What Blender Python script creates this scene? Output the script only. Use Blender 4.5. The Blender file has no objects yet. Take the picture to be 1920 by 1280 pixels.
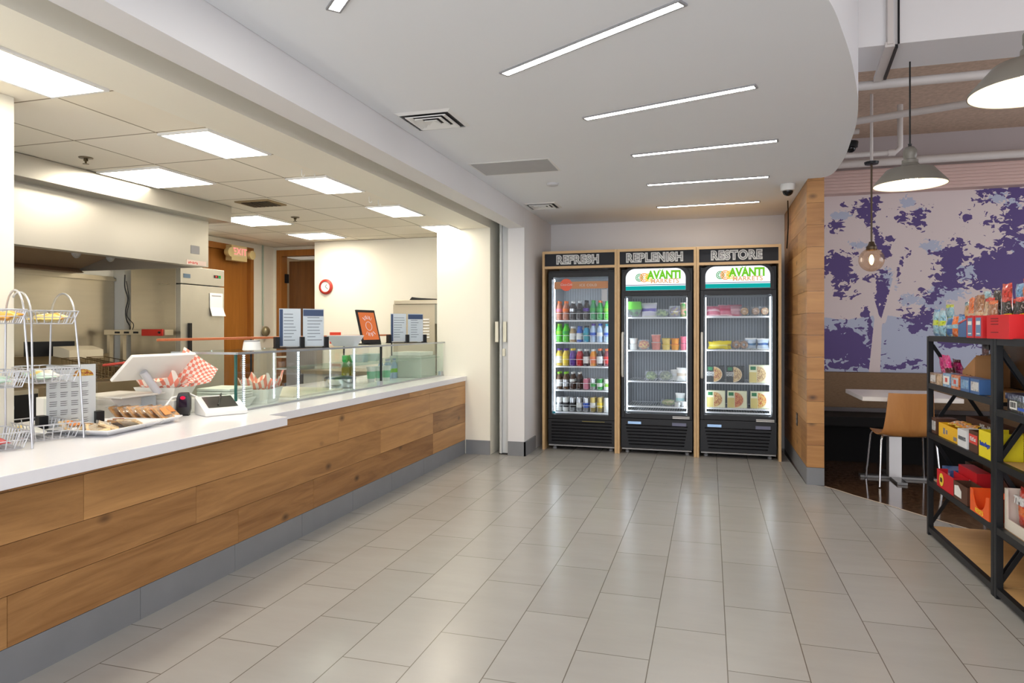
import bpy, bmesh, math, random
from mathutils import Matrix, Vector, noise as mnoise
random.seed(7)
PI = math.pi
SC = bpy.context.scene
COL = SC.collection

# ------------------------------------------------------------------ materials
def lin(c):
    return tuple(((x/255)/12.92 if x/255 <= .04045 else ((x/255+.055)/1.055)**2.4) for x in c)
MATS = {}
def newmat(name):
    m = bpy.data.materials.new(name); m.use_nodes = True
    nt = m.node_tree; nt.nodes.clear()
    out = nt.nodes.new('ShaderNodeOutputMaterial')
    MATS[name] = m
    return m, nt, out
def N(nt, typ, **kw):
    n = nt.nodes.new(typ)
    for k, v in kw.items():
        if k.startswith('i_'):
            key = k[2:]
            key = int(key) if key.isdigit() else key.replace('_', ' ')
            n.inputs[key].default_value = v
        else: setattr(n, k, v)
    return n
def L(nt, a, b): nt.links.new(a, b)
def pm(name, c, rough=.5, metal=0, var=.06, scale=8, spec=.5, coat=0, trans=0, ior=1.45, bump=0, stretch=(1,1,1), emit=None, estr=0, rvar=0):
    """principled material whose colour and roughness drift a little with noise"""
    if name in MATS: return MATS[name]
    m, nt, out = newmat(name)
    p = N(nt, 'ShaderNodeBsdfPrincipled')
    col = lin(c)
    tc = N(nt, 'ShaderNodeTexCoord'); mp = N(nt, 'ShaderNodeMapping'); mp.inputs['Scale'].default_value = [s*scale for s in stretch]
    L(nt, tc.outputs['Object'], mp.inputs[0])
    nz = N(nt, 'ShaderNodeTexNoise', i_Scale=1.0, i_Detail=4.0); L(nt, mp.outputs[0], nz.inputs['Vector'])
    mx = N(nt, 'ShaderNodeMix', data_type='RGBA')
    mx.inputs['A'].default_value = (*[x*(1-var) for x in col], 1); mx.inputs['B'].default_value = (*[min(1, x*(1+var)) for x in col], 1)
    L(nt, nz.outputs['Fac'], mx.inputs['Factor']); L(nt, mx.outputs['Result'], p.inputs['Base Color'])
    p.inputs['Roughness'].default_value = rough
    if rvar:
        mr = N(nt, 'ShaderNodeMapRange'); mr.inputs['To Min'].default_value = max(0, rough-rvar); mr.inputs['To Max'].default_value = rough+rvar
        L(nt, nz.outputs['Fac'], mr.inputs['Value']); L(nt, mr.outputs[0], p.inputs['Roughness'])
    p.inputs['Metallic'].default_value = metal
    p.inputs['Specular IOR Level'].default_value = spec
    p.inputs['Coat Weight'].default_value = coat
    p.inputs['Transmission Weight'].default_value = trans; p.inputs['IOR'].default_value = ior
    if bump:
        b = N(nt, 'ShaderNodeBump', i_Strength=bump, i_Distance=.01); L(nt, nz.outputs['Fac'], b.inputs['Height']); L(nt, b.outputs[0], p.inputs['Normal'])
    if emit:
        p.inputs['Emission Color'].default_value = (*lin(emit), 1); p.inputs['Emission Strength'].default_value = estr
    L(nt, p.outputs[0], out.inputs[0])
    return m
def em(name, c, s):
    if name in MATS: return MATS[name]
    m, nt, out = newmat(name)
    e = N(nt, 'ShaderNodeEmission'); e.inputs[0].default_value = (*lin(c), 1); e.inputs[1].default_value = s
    L(nt, e.outputs[0], out.inputs[0]); return m
def glass(name, tint=(245,252,250), refl=.06, haze=0, graze=.25):
    """thin clear sheet: mostly see-through, mirrors more at grazing angles"""
    if name in MATS: return MATS[name]
    m, nt, out = newmat(name)
    t = N(nt, 'ShaderNodeBsdfTransparent'); t.inputs[0].default_value = (*lin(tint), 1)
    g = N(nt, 'ShaderNodeBsdfGlossy'); g.inputs['Roughness'].default_value = .02
    lw = N(nt, 'ShaderNodeLayerWeight', i_Blend=.25)
    mu = N(nt, 'ShaderNodeMath', operation='MULTIPLY_ADD'); mu.inputs[1].default_value = graze; mu.inputs[2].default_value = refl
    mu.use_clamp = True
    L(nt, lw.outputs['Fresnel'], mu.inputs[0])
    mx = N(nt, 'ShaderNodeMixShader'); L(nt, mu.outputs[0], mx.inputs[0]); L(nt, t.outputs[0], mx.inputs[1]); L(nt, g.outputs[0], mx.inputs[2])
    last = mx
    if haze:
        d = N(nt, 'ShaderNodeBsdfDiffuse'); d.inputs[0].default_value = (*lin((235,238,240)), 1)
        m2 = N(nt, 'ShaderNodeMixShader'); m2.inputs[0].default_value = haze
        L(nt, mx.outputs[0], m2.inputs[1]); L(nt, d.outputs[0], m2.inputs[2]); last = m2
    L(nt, last.outputs[0], out.inputs[0]); return m

# ------------------------------------------------------------------ mesh builder
class B:
    def __init__(s): s.v = []; s.f = []; s.m = []
    def mark(s): return len(s.v)
    def tf(s, i, mat):
        for k in range(i, len(s.v)): s.v[k] = tuple(mat @ Vector(s.v[k]))
        return s
    def face(s, pts, m=0):
        i = len(s.v); s.v += [tuple(p) for p in pts]; s.f.append(tuple(range(i, i+len(pts)))); s.m.append(m); return s
    def box(s, x0, y0, z0, x1, y1, z1, m=0):
        x0, x1 = min(x0,x1), max(x0,x1); y0, y1 = min(y0,y1), max(y0,y1); z0, z1 = min(z0,z1), max(z0,z1)
        i = len(s.v)
        s.v += [(x0,y0,z0),(x1,y0,z0),(x1,y1,z0),(x0,y1,z0),(x0,y0,z1),(x1,y0,z1),(x1,y1,z1),(x0,y1,z1)]
        for q in ((3,2,1,0),(4,5,6,7),(0,1,5,4),(1,2,6,5),(2,3,7,6),(3,0,4,7)):
            s.f.append(tuple(i+k for k in q)); s.m.append(m)
        return s
    def prism(s, poly, axis, a, b, m=0):
        """extrude a 2-D polygon along an axis from a to b"""
        def P(p, t): return {'x': (t,p[0],p[1]), 'y': (p[0],t,p[1]), 'z': (p[0],p[1],t)}[axis]
        n = len(poly); i = len(s.v)
        s.v += [P(p,a) for p in poly] + [P(p,b) for p in poly]
        s.f.append(tuple(range(i+n-1, i-1, -1))); s.m.append(m)
        s.f.append(tuple(range(i+n, i+2*n))); s.m.append(m)
        for k in range(n):
            l = (k+1) % n
            s.f.append((i+k, i+l, i+n+l, i+n+k)); s.m.append(m)
        return s
    def lathe(s, prof, c=(0,0,0), n=20, m=0, caps=True):
        i = len(s.v); c = Vector(c)
        for r, z in prof:
            for k in range(n):
                a = 2*PI*k/n; s.v.append((c.x+r*math.cos(a), c.y+r*math.sin(a), c.z+z))
        for j in range(len(prof)-1):
            for k in range(n):
                l = (k+1) % n
                s.f.append((i+j*n+k, i+j*n+l, i+(j+1)*n+l, i+(j+1)*n+k)); s.m.append(m)
        if caps and prof[0][0] > 1e-5: s.f.append(tuple(i+k for k in range(n-1,-1,-1))); s.m.append(m)
        if caps and prof[-1][0] > 1e-5: s.f.append(tuple(i+(len(prof)-1)*n+k for k in range(n))); s.m.append(m)
        return s
    def tube(s, pts, r, n=8, m=0, closed=False):
        pts = [Vector(p) for p in pts]; k = len(pts); i = len(s.v); up = None
        for j, p in enumerate(pts):
            if closed: t = pts[(j+1) % k]-pts[j-1]
            else: t = pts[min(j+1,k-1)]-pts[max(j-1,0)]
            t.normalize()
            if up is None:
                up = Vector((0,0,1)) if abs(t.z) < .9 else Vector((1,0,0))
            a = t.cross(up); 
            if a.length < 1e-6: a = t.orthogonal()
            a.normalize(); bb = a.cross(t).normalized(); up = bb
            for q in range(n):
                w = 2*PI*q/n; s.v.append(tuple(p + r*(math.cos(w)*a + math.sin(w)*bb)))
        for j in range(k if closed else k-1):
            j2 = (j+1) % k
            for q in range(n):
                q2 = (q+1) % n
                s.f.append((i+j*n+q, i+j2*n+q, i+j2*n+q2, i+j*n+q2)); s.m.append(m)
        if not closed:
            s.f.append(tuple(i+q for q in range(n))); s.m.append(m)
            s.f.append(tuple(i+(k-1)*n+q for q in range(n-1,-1,-1))); s.m.append(m)
        return s
    def bar(s, p, q, w, h, m=0):
        """rectangular bar from p to q"""
        p, q = Vector(p), Vector(q); t = (q-p).normalized()
        u = Vector((0,0,1)) if abs(t.z) < .95 else Vector((1,0,0))
        a = t.cross(u).normalized()*w/2; b = a.cross(t).normalized()*h/2
        i = len(s.v)
        for e in (p, q):
            s.v += [tuple(e-a-b), tuple(e+a-b), tuple(e+a+b), tuple(e-a+b)]
        for f in ((0,1,2,3),(7,6,5,4),(0,4,5,1),(1,5,6,2),(2,6,7,3),(3,7,4,0)):
            s.f.append(tuple(i+k for k in f)); s.m.append(m)
        return s
    def sphere(s, c, r, n=12, rings=8, m=0, sc=(1,1,1)):
        i = s.mark()
        prof = [(max(1e-6, r*math.sin(PI*k/rings)), -r*math.cos(PI*k/rings)) for k in range(rings+1)]
        s.lathe(prof, (0,0,0), n, m)
        for k in range(i, len(s.v)):
            x, y, z = s.v[k]; s.v[k] = (x*sc[0]+c[0], y*sc[1]+c[1], z*sc[2]+c[2])
        return s

def wm(o):
    return o.matrix_basis.copy() if o.parent is None else wm(o.parent) @ o.matrix_basis
def link(o, parent):
    COL.objects.link(o)
    if parent is not None: o.parent = parent
    return o
def tag(o, label=None, cat=None, group=None, kind=None):
    if label: o['label'] = label
    if cat: o['category'] = cat
    if group: o['group'] = group
    if kind: o['kind'] = kind
    return o
def add(name, b, mats, parent=None, local=False, smooth=0, bevel=0, label=None, cat=None, group=None, kind=None, solid=0):
    """link a builder's geometry as ONE mesh object; world coordinates unless local"""
    me = bpy.data.meshes.new(name)
    vs = b.v
    if parent is not None and not local:
        inv = wm(parent).inverted(); vs = [tuple(inv @ Vector(p)) for p in vs]
    me.from_pydata(vs, [], b.f)
    if not isinstance(mats, (list, tuple)): mats = [mats]
    for m in mats: me.materials.append(m)
    me.polygons.foreach_set('material_index', [min(i, len(mats)-1) for i in b.m])
    bm = bmesh.new(); bm.from_mesh(me)
    bmesh.ops.recalc_face_normals(bm, faces=bm.faces) if not getattr(b, 'keep', False) else None
    if bevel:
        es = [e for e in bm.edges if len(e.link_faces) == 2 and e.calc_face_angle(0) > .5]
        bmesh.ops.bevel(bm, geom=es, offset=bevel, segments=2, profile=.7, affect='EDGES')
    bm.to_mesh(me); bm.free()
    if smooth:
        me.polygons.foreach_set('use_smooth', [True]*len(me.polygons))
        me.set_sharp_from_angle(angle=math.radians(smooth))
    o = bpy.data.objects.new(name, me); link(o, parent)
    if parent is None and not local:      # put the origin at the base of the thing
        xs = [v.co for v in me.vertices]
        if xs and kind is None:
            lo = Vector((min(p.x for p in xs), min(p.y for p in xs), min(p.z for p in xs))); hi = Vector((max(p.x for p in xs), max(p.y for p in xs), 0))
            c = Vector(((lo.x+hi.x)/2, (lo.y+hi.y)/2, lo.z))
            me.transform(Matrix.Translation(-c)); o.location = c
    return tag(o, label, cat, group, kind)
def thing(name, loc, label, cat, group=None, rz=0):
    o = bpy.data.objects.new(name, None); o.location = loc; o.rotation_euler = (0,0,rz); o.empty_display_size = .05
    COL.objects.link(o); return tag(o, label, cat, group)
def dup(o, loc=None, rz=None, label=None, parent=None, group=None):
    c = o.copy(); COL.objects.link(c)
    if parent is not None: c.parent = parent
    if loc is not None: c.location = loc
    if rz is not None: c.rotation_euler = (0,0,rz)
    if label: c['label'] = label
    if group: c['group'] = group
    for ch in list(o.children): dup(ch, parent=c)
    return c
def text(name, s, size, mat, parent, loc, rot=(PI/2,0,0), ext=.0008, off=0, wide=1, shear=0, label=None, local=False, align='CENTER', sp=1):
    cu = bpy.data.curves.new(name, 'FONT'); cu.body = s; cu.size = size; cu.extrude = ext; cu.align_x = align; cu.align_y = 'CENTER'
    cu.offset = off; cu.shear = shear; cu.space_character = sp
    ob = bpy.data.objects.new(name, cu); COL.objects.link(ob)
    me = bpy.data.meshes.new_from_object(ob); bpy.data.objects.remove(ob)
    from mathutils import Euler
    M = Matrix.Translation(loc) @ Euler(rot).to_matrix().to_4x4() @ Matrix.Diagonal((wide,1,1,1))
    if parent is not None and not local: M = wm(parent).inverted() @ M
    me.transform(M); me.materials.clear(); me.materials.append(mat)
    o = bpy.data.objects.new(name, me); link(o, parent)
    if label: o['label'] = label
    return o
def rbox(w, d, h, m=0):
    b = B(); b.box(-w/2, -d/2, 0, w/2, d/2, h, m); return b
ORD = ['first','second','third','fourth','fifth','sixth','seventh','eighth','ninth','tenth']

# ------------------------------------------------------------------ camera and view
cam = bpy.data.cameras.new('camera'); co = bpy.data.objects.new('camera', cam); COL.objects.link(co)
cam.sensor_width = 36; cam.lens = 36*1270/1920; cam.shift_y = -25/1920; cam.clip_start = .05
co.location = (0,0,1.35); co.rotation_euler = (PI/2, 0, math.atan2(371,1270))
SC.camera = co
SC.view_settings.view_transform = 'Standard'; SC.view_settings.look = 'None'; SC.view_settings.gamma = 1; SC.view_settings.exposure = .6
SC.cycles.max_bounces = 8; SC.cycles.diffuse_bounces = 4; SC.cycles.glossy_bounces = 3; SC.cycles.transparent_max_bounces = 14
SC.cycles.transmission_bounces = 4; SC.cycles.sample_clamp_indirect = 4; SC.cycles.caustics_reflective = False; SC.cycles.caustics_refractive = False
SC.cycles.use_denoising = True
w = bpy.data.worlds.new('daylight'); SC.world = w; w.use_nodes = True
w.node_tree.nodes['Background'].inputs[0].default_value = (.93,.95,1,1); w.node_tree.nodes['Background'].inputs[1].default_value = 2.3
# ------------------------------------------------------------------ surfaces
WHITE = pm('painted_white', (226,225,226), .55, var=.015, scale=3)
CREAM = pm('painted_cream', (240,236,222), .5, var=.015, scale=3)
CEIL = pm('ceiling_paint', (237,240,244), .7, var=.015, scale=2)
GREYBASE = pm('grey_base_tile', (128,130,134), .4, var=.12, scale=6)
STEEL = pm('brushed_steel', (204,194,172), .3, .9, var=.08, scale=3, stretch=(1,1,8), rvar=.06)
STEEL2 = pm('hood_steel', (192,189,180), .33, .85, var=.08, scale=1.5, stretch=(1,1,.4), rvar=.08)
CHROME = pm('chrome', (215,216,220), .12, 1, var=.02)
BLACKM = pm('black_metal', (26,28,31), .42, .2, var=.1, spec=.4)
BLACKP = pm('black_plastic', (18,18,20), .35, var=.1)
WHITEP = pm('white_plastic', (232,232,230), .35, var=.02)
QUARTZ = pm('white_quartz', (236,236,240), .18, var=.02, scale=30, spec=.5)
GREYP = pm('grey_plastic', (150,150,152), .45, var=.05)

def floor_tile():
    m, nt, out = newmat('floor_tile')
    p = N(nt, 'ShaderNodeBsdfPrincipled')
    tc = N(nt, 'ShaderNodeTexCoord'); sx = N(nt, 'ShaderNodeSeparateXYZ'); L(nt, tc.outputs['Object'], sx.inputs[0])
    cx = N(nt, 'ShaderNodeCombineXYZ')
    ax = N(nt, 'ShaderNodeMath', operation='ADD'); ax.inputs[1].default_value = 1.4505+.3035*20
    ay = N(nt, 'ShaderNodeMath', operation='ADD'); ay.inputs[1].default_value = -2.478+.648*20+.324
    L(nt, sx.outputs[0], ax.inputs[0]); L(nt, sx.outputs[1], ay.inputs[0]); L(nt, ay.outputs[0], cx.inputs[0]); L(nt, ax.outputs[0], cx.inputs[1])
    br = N(nt, 'ShaderNodeTexBrick', offset=.5, offset_frequency=2)
    br.inputs['Scale'].default_value = 1; br.inputs['Mortar Size'].default_value = .0022; br.inputs['Mortar Smooth'].default_value = 0
    br.inputs['Brick Width'].default_value = .648; br.inputs['Row Height'].default_value = .3035
    br.inputs['Color1'].default_value = (*lin((166,164,160)),1); br.inputs['Color2'].default_value = (*lin((159,157,153)),1); br.inputs['Mortar'].default_value = (*lin((104,98,91)),1)
    L(nt, cx.outputs[0], br.inputs['Vector'])
    mp = N(nt, 'ShaderNodeMapping'); mp.inputs['Scale'].default_value = (2.4,8,1); L(nt, tc.outputs['Object'], mp.inputs[0])
    n1 = N(nt, 'ShaderNodeTexNoise', i_Scale=1.0, i_Detail=8.0, i_Roughness=.65); L(nt, mp.outputs[0], n1.inputs['Vector'])
    cr = N(nt, 'ShaderNodeValToRGB'); cr.color_ramp.elements[0].position = .3; cr.color_ramp.elements[0].color = (.945,.942,.94,1); cr.color_ramp.elements[1].position = .72; cr.color_ramp.elements[1].color = (1.02,1.02,1.02,1)
    L(nt, n1.outputs['Fac'], cr.inputs[0])
    mx = N(nt, 'ShaderNodeMix', data_type='RGBA', blend_type='MULTIPLY'); mx.inputs['Factor'].default_value = 1
    L(nt, br.outputs['Color'], mx.inputs['A']); L(nt, cr.outputs[0], mx.inputs['B']); L(nt, mx.outputs['Result'], p.inputs['Base Color'])
    mr = N(nt, 'ShaderNodeMapRange'); mr.inputs['To Min'].default_value = .17; mr.inputs['To Max'].default_value = .3
    L(nt, n1.outputs['Fac'], mr.inputs['Value']); L(nt, mr.outputs[0], p.inputs['Roughness'])
    bp = N(nt, 'ShaderNodeBump', i_Strength=.25, i_Distance=.002, invert=True); L(nt, br.outputs['Fac'], bp.inputs['Height']); L(nt, bp.outputs[0], p.inputs['Normal'])
    p.inputs['Specular IOR Level'].default_value = .55
    L(nt, p.outputs[0], out.inputs[0]); return m
def dark_floor():
    m, nt, out = newmat('polished_concrete')
    p = N(nt, 'ShaderNodeBsdfPrincipled'); tc = N(nt, 'ShaderNodeTexCoord')
    n1 = N(nt, 'ShaderNodeTexNoise', i_Scale=26.0, i_Detail=6.0, i_Roughness=.7); L(nt, tc.outputs['Object'], n1.inputs['Vector'])
    cr = N(nt, 'ShaderNodeValToRGB'); e = cr.color_ramp.elements; e[0].position = .38; e[0].color = (*lin((32,22,17)),1); e[1].position = .68; e[1].color = (*lin((105,76,52)),1)
    L(nt, n1.outputs['Fac'], cr.inputs[0]); L(nt, cr.outputs[0], p.inputs['Base Color'])
    p.inputs['Roughness'].default_value = .1; L(nt, p.outputs[0], out.inputs[0]); return m
def wood(name, dark, light, grain=(1,1,1), knots=True, rough=.42):
    m, nt, out = newmat(name)
    p = N(nt, 'ShaderNodeBsdfPrincipled'); tc = N(nt, 'ShaderNodeTexCoord')
    at = N(nt, 'ShaderNodeAttribute', attribute_name='tint')
    off = N(nt, 'ShaderNodeVectorMath', operation='MULTIPLY_ADD'); off.inputs[1].default_value = (37,53,29)
    L(nt, at.outputs['Color'], off.inputs[0]); L(nt, tc.outputs['Object'], off.inputs[2])
    mp = N(nt, 'ShaderNodeMapping'); mp.inputs['Scale'].default_value = grain; L(nt, off.outputs[0], mp.inputs[0])
    n1 = N(nt, 'ShaderNodeTexNoise', i_Scale=1.0, i_Detail=7.0, i_Roughness=.62, i_Distortion=.9); L(nt, mp.outputs[0], n1.inputs['Vector'])
    mx = N(nt, 'ShaderNodeMix', data_type='RGBA'); mx.inputs['A'].default_value = (*lin(dark),1); mx.inputs['B'].default_value = (*lin(light),1)
    sm = N(nt, 'ShaderNodeMath', operation='MULTIPLY_ADD'); sm.inputs[1].default_value = 1.15; L(nt, n1.outputs['Fac'], sm.inputs[0])
    s2 = N(nt, 'ShaderNodeMath', operation='MULTIPLY_ADD'); s2.inputs[1].default_value = .5; s2.inputs[2].default_value = -.36
    sp = N(nt, 'ShaderNodeSeparateColor'); L(nt, at.outputs['Color'], sp.inputs[0]); L(nt, sp.outputs[0], s2.inputs[0]); L(nt, s2.outputs[0], sm.inputs[2])
    sm.use_clamp = True; L(nt, sm.outputs[0], mx.inputs['Factor'])
    last = mx.outputs['Result']
    if knots:
        vo = N(nt, 'ShaderNodeTexVoronoi', i_Scale=1.0); mk = N(nt, 'ShaderNodeMapping'); mk.inputs['Scale'].default_value = [2.6 if g < 5 else 4.2 for g in grain]
        L(nt, off.outputs[0], mk.inputs[0]); L(nt, mk.outputs[0], vo.inputs['Vector'])
        kr = N(nt, 'ShaderNodeValToRGB'); e = kr.color_ramp.elements; e[0].position = .02; e[0].color = (1,1,1,1); e[1].position = .13; e[1].color = (0,0,0,1)
        L(nt, vo.outputs['Distance'], kr.inputs[0])
        k2 = N(nt, 'ShaderNodeMix', data_type='RGBA'); k2.inputs['B'].default_value = (*lin((58,36,20)),1)
        km = N(nt, 'ShaderNodeMath', operation='MULTIPLY'); km.inputs[1].default_value = .85; L(nt, kr.outputs[0], km.inputs[0])
        L(nt, km.outputs[0], k2.inputs['Factor']); L(nt, last, k2.inputs['A']); last = k2.outputs['Result']
    L(nt, last, p.inputs['Base Color']); p.inputs['Roughness'].default_value = rough
    b = N(nt, 'ShaderNodeBump', i_Strength=.08, i_Distance=.004); L(nt, n1.outputs['Fac'], b.inputs['Height']); L(nt, b.outputs[0], p.inputs['Normal'])
    L(nt, p.outputs[0], out.inputs[0]); return m
OAK_Y = wood('oak_planks_along_y', (122,80,40), (208,158,100), (16,1.5,16))
OAK_X = wood('oak_planks_along_x', (150,100,52), (206,154,92), (1.6,14,14))
OAKDOOR = wood('oak_door', (150,94,38), (196,132,62), (16,16,1.2), knots=False, rough=.3)
BIRCH = wood('light_ply', (196,160,112), (222,188,140), (1.5,1.5,9), knots=False)
PLY = wood('shelf_ply', (188,146,92), (222,180,124), (1.5,12,12), knots=False)
DARKPLY = wood('back_ply', (116,86,56), (146,112,76), (1.5,1.5,10), knots=False)

def planks(name, mat, axis, fixed, rows, depth, parent=None, kind=None, gap=.0012):
    """boards on a vertical plane; rows = [(z0, z1, [cut, cut, ...])]; axis = run of the boards; fixed = front plane, depth goes behind it"""
    b = B(); tints = []
    for z0, z1, cuts in rows:
        for a0, a1 in zip(cuts, cuts[1:]):
            t = random.random()
            if axis == 'y': b.box(fixed, a0+gap, z0+gap, fixed+depth, a1-gap, z1-gap)
            else: b.box(a0+gap, fixed, z0+gap, a1-gap, fixed+depth, z1-gap)
            tints += [t]*8
    o = add(name, b, mat, parent, kind=kind)
    ca = o.data.color_attributes.new('tint', 'FLOAT_COLOR', 'POINT')
    for i, t in enumerate(tints): ca.data[i].color = (t, (t*7.3) % 1, (t*3.7) % 1, 1)
    return o

# ------------------------------------------------------------------ floor
EDGE = [(.80,6.36),(.94,6.30),(1.02,6.19),(1.114,6.03),(1.28,5.80),(1.483,5.49),(1.75,5.12),(2.1,4.62),(2.5,4.0),(3.0,3.2),(3.8,1.9),(4.6,.4),(5.2,-.8)]
FT = floor_tile()
b = B(); b.face([(-6.2,-3,0),(5.2,-3,0)] + [(x,y,0) for x,y in EDGE[::-1]] + [(.76,8.3,0),(-6.2,8.3,0)]); add('floor', b, FT, kind='structure')
b = B(); b.face([(x,y,0) for x,y in EDGE] + [(5.2,8.3,0),(.76,8.3,0)]); add('floor_dining', b, dark_floor(), kind='structure')
b = B(); pts = [(x,y,.001) for x,y in EDGE[1:]]
for (x0,y0,z0),(x1,y1,z1) in zip(pts, pts[1:]):
    t = Vector((x1-x0,y1-y0,0)).normalized(); n = Vector((-t.y,t.x,0))*.009
    b.face([(x0-n.x,y0-n.y,.0015),(x1-n.x,y1-n.y,.0015),(x1+n.x,y1+n.y,.0015),(x0+n.x,y0+n.y,.0015)])
add('trim_1', b, pm('edge_strip', (205,190,172), .4), kind='structure')

# ------------------------------------------------------------------ drop ceiling with its curved edge
CZ = 2.62
CURVE = [(-1.6,-.6),(-1.0,.35),(-.5,1.15),(0,1.98),(.25,2.42),(.442,2.861),(.547,3.187),(.649,3.55),(.756,3.997),(.817,4.287),(.879,4.679),(.92,5.07),(.957,5.45),(.972,5.75),(.974,6.019),(.962,6.13),(.94,6.19),(.90,6.225)]
def smoothed(pts, k=6):
    out = []
    for i in range(len(pts)-1):
        p0, p1, p2, p3 = [Vector(pts[max(0,min(len(pts)-1,j))]) for j in (i-1,i,i+1,i+2)]
        for q in range(k):
            t = q/k
            out.append(tuple(.5*((2*p1)+(p2-p0)*t+(2*p0-5*p1+4*p2-p3)*t*t+(3*p1-p0-3*p2+p3)*t**3)))
    out.append(tuple(pts[-1])); return out
CV = smoothed(CURVE)
b = B(); b.prism([(-1.88,-.6)] + CV + [(.80,6.23),(.80,8.16),(-1.88,8.16)], 'z', CZ, 3.42); add('ceiling', b, CEIL, kind='structure', smooth=35)
# soffit over the serving hatch: outer lip, roller track slot, kitchen side
b = B(); b.box(-2.055,-.6,2.41,-1.882,6.9,3.42); add('beam_hatch', b, WHITE, kind='structure')
b = B(); b.box(-2.58,-.6,2.42,-2.25,6.87,3.42); add('beam_kitchen', b, CREAM, kind='structure')
b = B(); b.box(-2.25,-.6,2.60,-2.055,6.9,3.42); add('ceiling_slot', b, WHITE, kind='structure')

# pillars at the end of the counter, and walls
b = B(); b.box(-2.86,6.87,0,-2.25,8.3,3.42); add('pillar_counter', b, CREAM, kind='structure')
b = B(); b.box(-2.06,6.9,0,-1.88,8.3,3.42); add('pillar_hall', b, WHITE, kind='structure')
b = B(); b.box(-2.25,7.35,0,-2.06,8.3,3.42); add('wall_slot', b, GREYP, kind='structure')
b = B(); b.box(-1.88,8.15,0,.84,8.3,3.42); add('wall_back', b, WHITE, kind='structure')
def base(name, x0,y0,x1,y1): 
    b = B(); b.box(x0,y0,0,x1,y1,.15); add(name, b, GREYBASE, kind='structure')
base('baseboard_pillar', -2.52,6.858,-2.25,6.872); base('baseboard_hall', -2.06,6.888,-1.866,6.902); base('baseboard_side', -1.882,6.888,-1.866,7.34)
# wood-clad end wall
b = B(); b.box(.816,6.345,0,.925,8.3,2.62); add('wall_wood', b, WHITE, kind='structure')
rows = []; z = .15; k = 0
while z < 2.62:
    z1 = min(2.65, z+.19); rows.append((z, z1, [.803,.943])); z = z1
planks('wall_wood_front', OAK_X, 'x', 6.328, rows, .018, kind='structure')
rows = []; z = .15
while z < 2.62:
    z1 = min(2.65, z+.19); c = [6.347]; y = 6.347 + random.choice((.35,.6,.95,1.2))
    while y < 8.0: c.append(y); y += random.choice((.5,.8,1.1))
    rows.append((z, z1, c+[8.15])); z = z1
planks('wall_wood_side', OAK_Y, 'y', .803, rows, .014, kind='structure')
b = B(); b.box(.803,6.330,0,.943,6.347,.148); b.box(.803,6.347,0,.817,8.15,.148); add('baseboard_wood', b, GREYBASE, kind='structure')

# ------------------------------------------------------------------ dining side shell
def deck_mat(): return pm('ceiling_texture', (196,172,152), .95, var=.3, scale=28, bump=.6)
b = B(); b.box(-1.0,-1,3.42,5.2,8.3,3.5); add('ceiling_dining', b, deck_mat(), kind='structure')
b = B(); b.box(.3,4.4,3.0,5.2,4.82,3.42); add('beam_dining', b, WHITE, kind='structure')
b = B(); b.box(.925,8.15,0,5.2,8.3,3.42); add('wall_dining', b, pm('dining_wall', (186,176,176), .7, var=.03, scale=4), kind='structure')
b = B(); b.box(5.2,-3,0,5.35,8.3,1.0); b.box(5.2,-3,1.0,5.35,4.3,2.75); b.box(5.2,-3,2.75,5.35,8.3,3.5); b.box(5.2,7.7,.8,5.35,8.3,2.75); b.box(5.2,3.9,.8,5.35,4.3,2.75); b.box(5.2,.2,.8,5.35,.6,2.75); add('wall_right', b, pm('dining_wall_side', (190,182,178), .7, var=.03, scale=4), kind='structure')  # unseen side wall; its window opening is added to let daylight onto the mural
# corrugated ledge above the mural
b = B(); pr = [(8.15,2.80)]
for k in range(7): 
    z = 2.80+k*.034; pr += [(7.98,z),(7.98,z+.017),(7.995,z+.02),(7.995,z+.032)]
pr += [(7.98,3.04),(8.15,3.04)]
b.prism(pr, 'x', .945, 5.2); add('trim_ledge', b, pm('pink_steel_deck', (206,178,170), .55, var=.04), kind='structure')
# kitchen shell
KZ = 2.42
b = B(); b.box(-7.2,-.6,KZ+.004,-2.58,9.4,KZ+.08)
def tile_ceiling():
    m, nt, out = newmat('ceiling_tile')
    p = N(nt, 'ShaderNodeBsdfPrincipled', i_Roughness=.8); tc = N(nt, 'ShaderNodeTexCoord')
    mp = N(nt, 'ShaderNodeMapping'); mp.inputs['Location'].default_value = (2.92+.575*12, -3.02+.585*12, 0); L(nt, tc.outputs['Object'], mp.inputs[0])
    br = N(nt, 'ShaderNodeTexBrick', offset=0, offset_frequency=1); br.inputs['Scale'].default_value = 1; br.inputs['Mortar Size'].default_value = .006
    br.inputs['Brick Width'].default_value = .575; br.inputs['Row Height'].default_value = .585; br.inputs['Mortar Smooth'].default_value = .2
    br.inputs['Color1'].default_value = (*lin((246,240,226)),1); br.inputs['Color2'].default_value = (*lin((240,233,216)),1); br.inputs['Mortar'].default_value = (*lin((150,138,115)),1)
    L(nt, mp.outputs[0], br.inputs['Vector']); L(nt, br.outputs['Color'], p.inputs['Base Color'])
    L(nt, p.outputs[0], out.inputs[0]); return m
add('ceiling_kitchen', b, tile_ceiling(), kind='structure')
b = B(); b.box(-3.25,-.6,0,-3.11,2.377,KZ+.003); add('wall_kitchen_near', b, CREAM, kind='structure')
b = B(); b.box(-5.85,-.6,0,-5.7,5.42,KZ+.01); add('wall_kitchen_left', b, CREAM, kind='structure')
b = B(); b.box(-5.7,5.99,0,-5.56,6.43,KZ); b.box(-5.7,7.32,0,-5.56,7.9,KZ); b.box(-5.7,6.43,2.36,-5.56,7.32,KZ); add('wall_kitchen_exit', b, CREAM, kind='structure')
b = B(); b.box(-5.85,5.36,0,-5.56,5.5,KZ); add('wall_kitchen_corner', b, CREAM, kind='structure')
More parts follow.
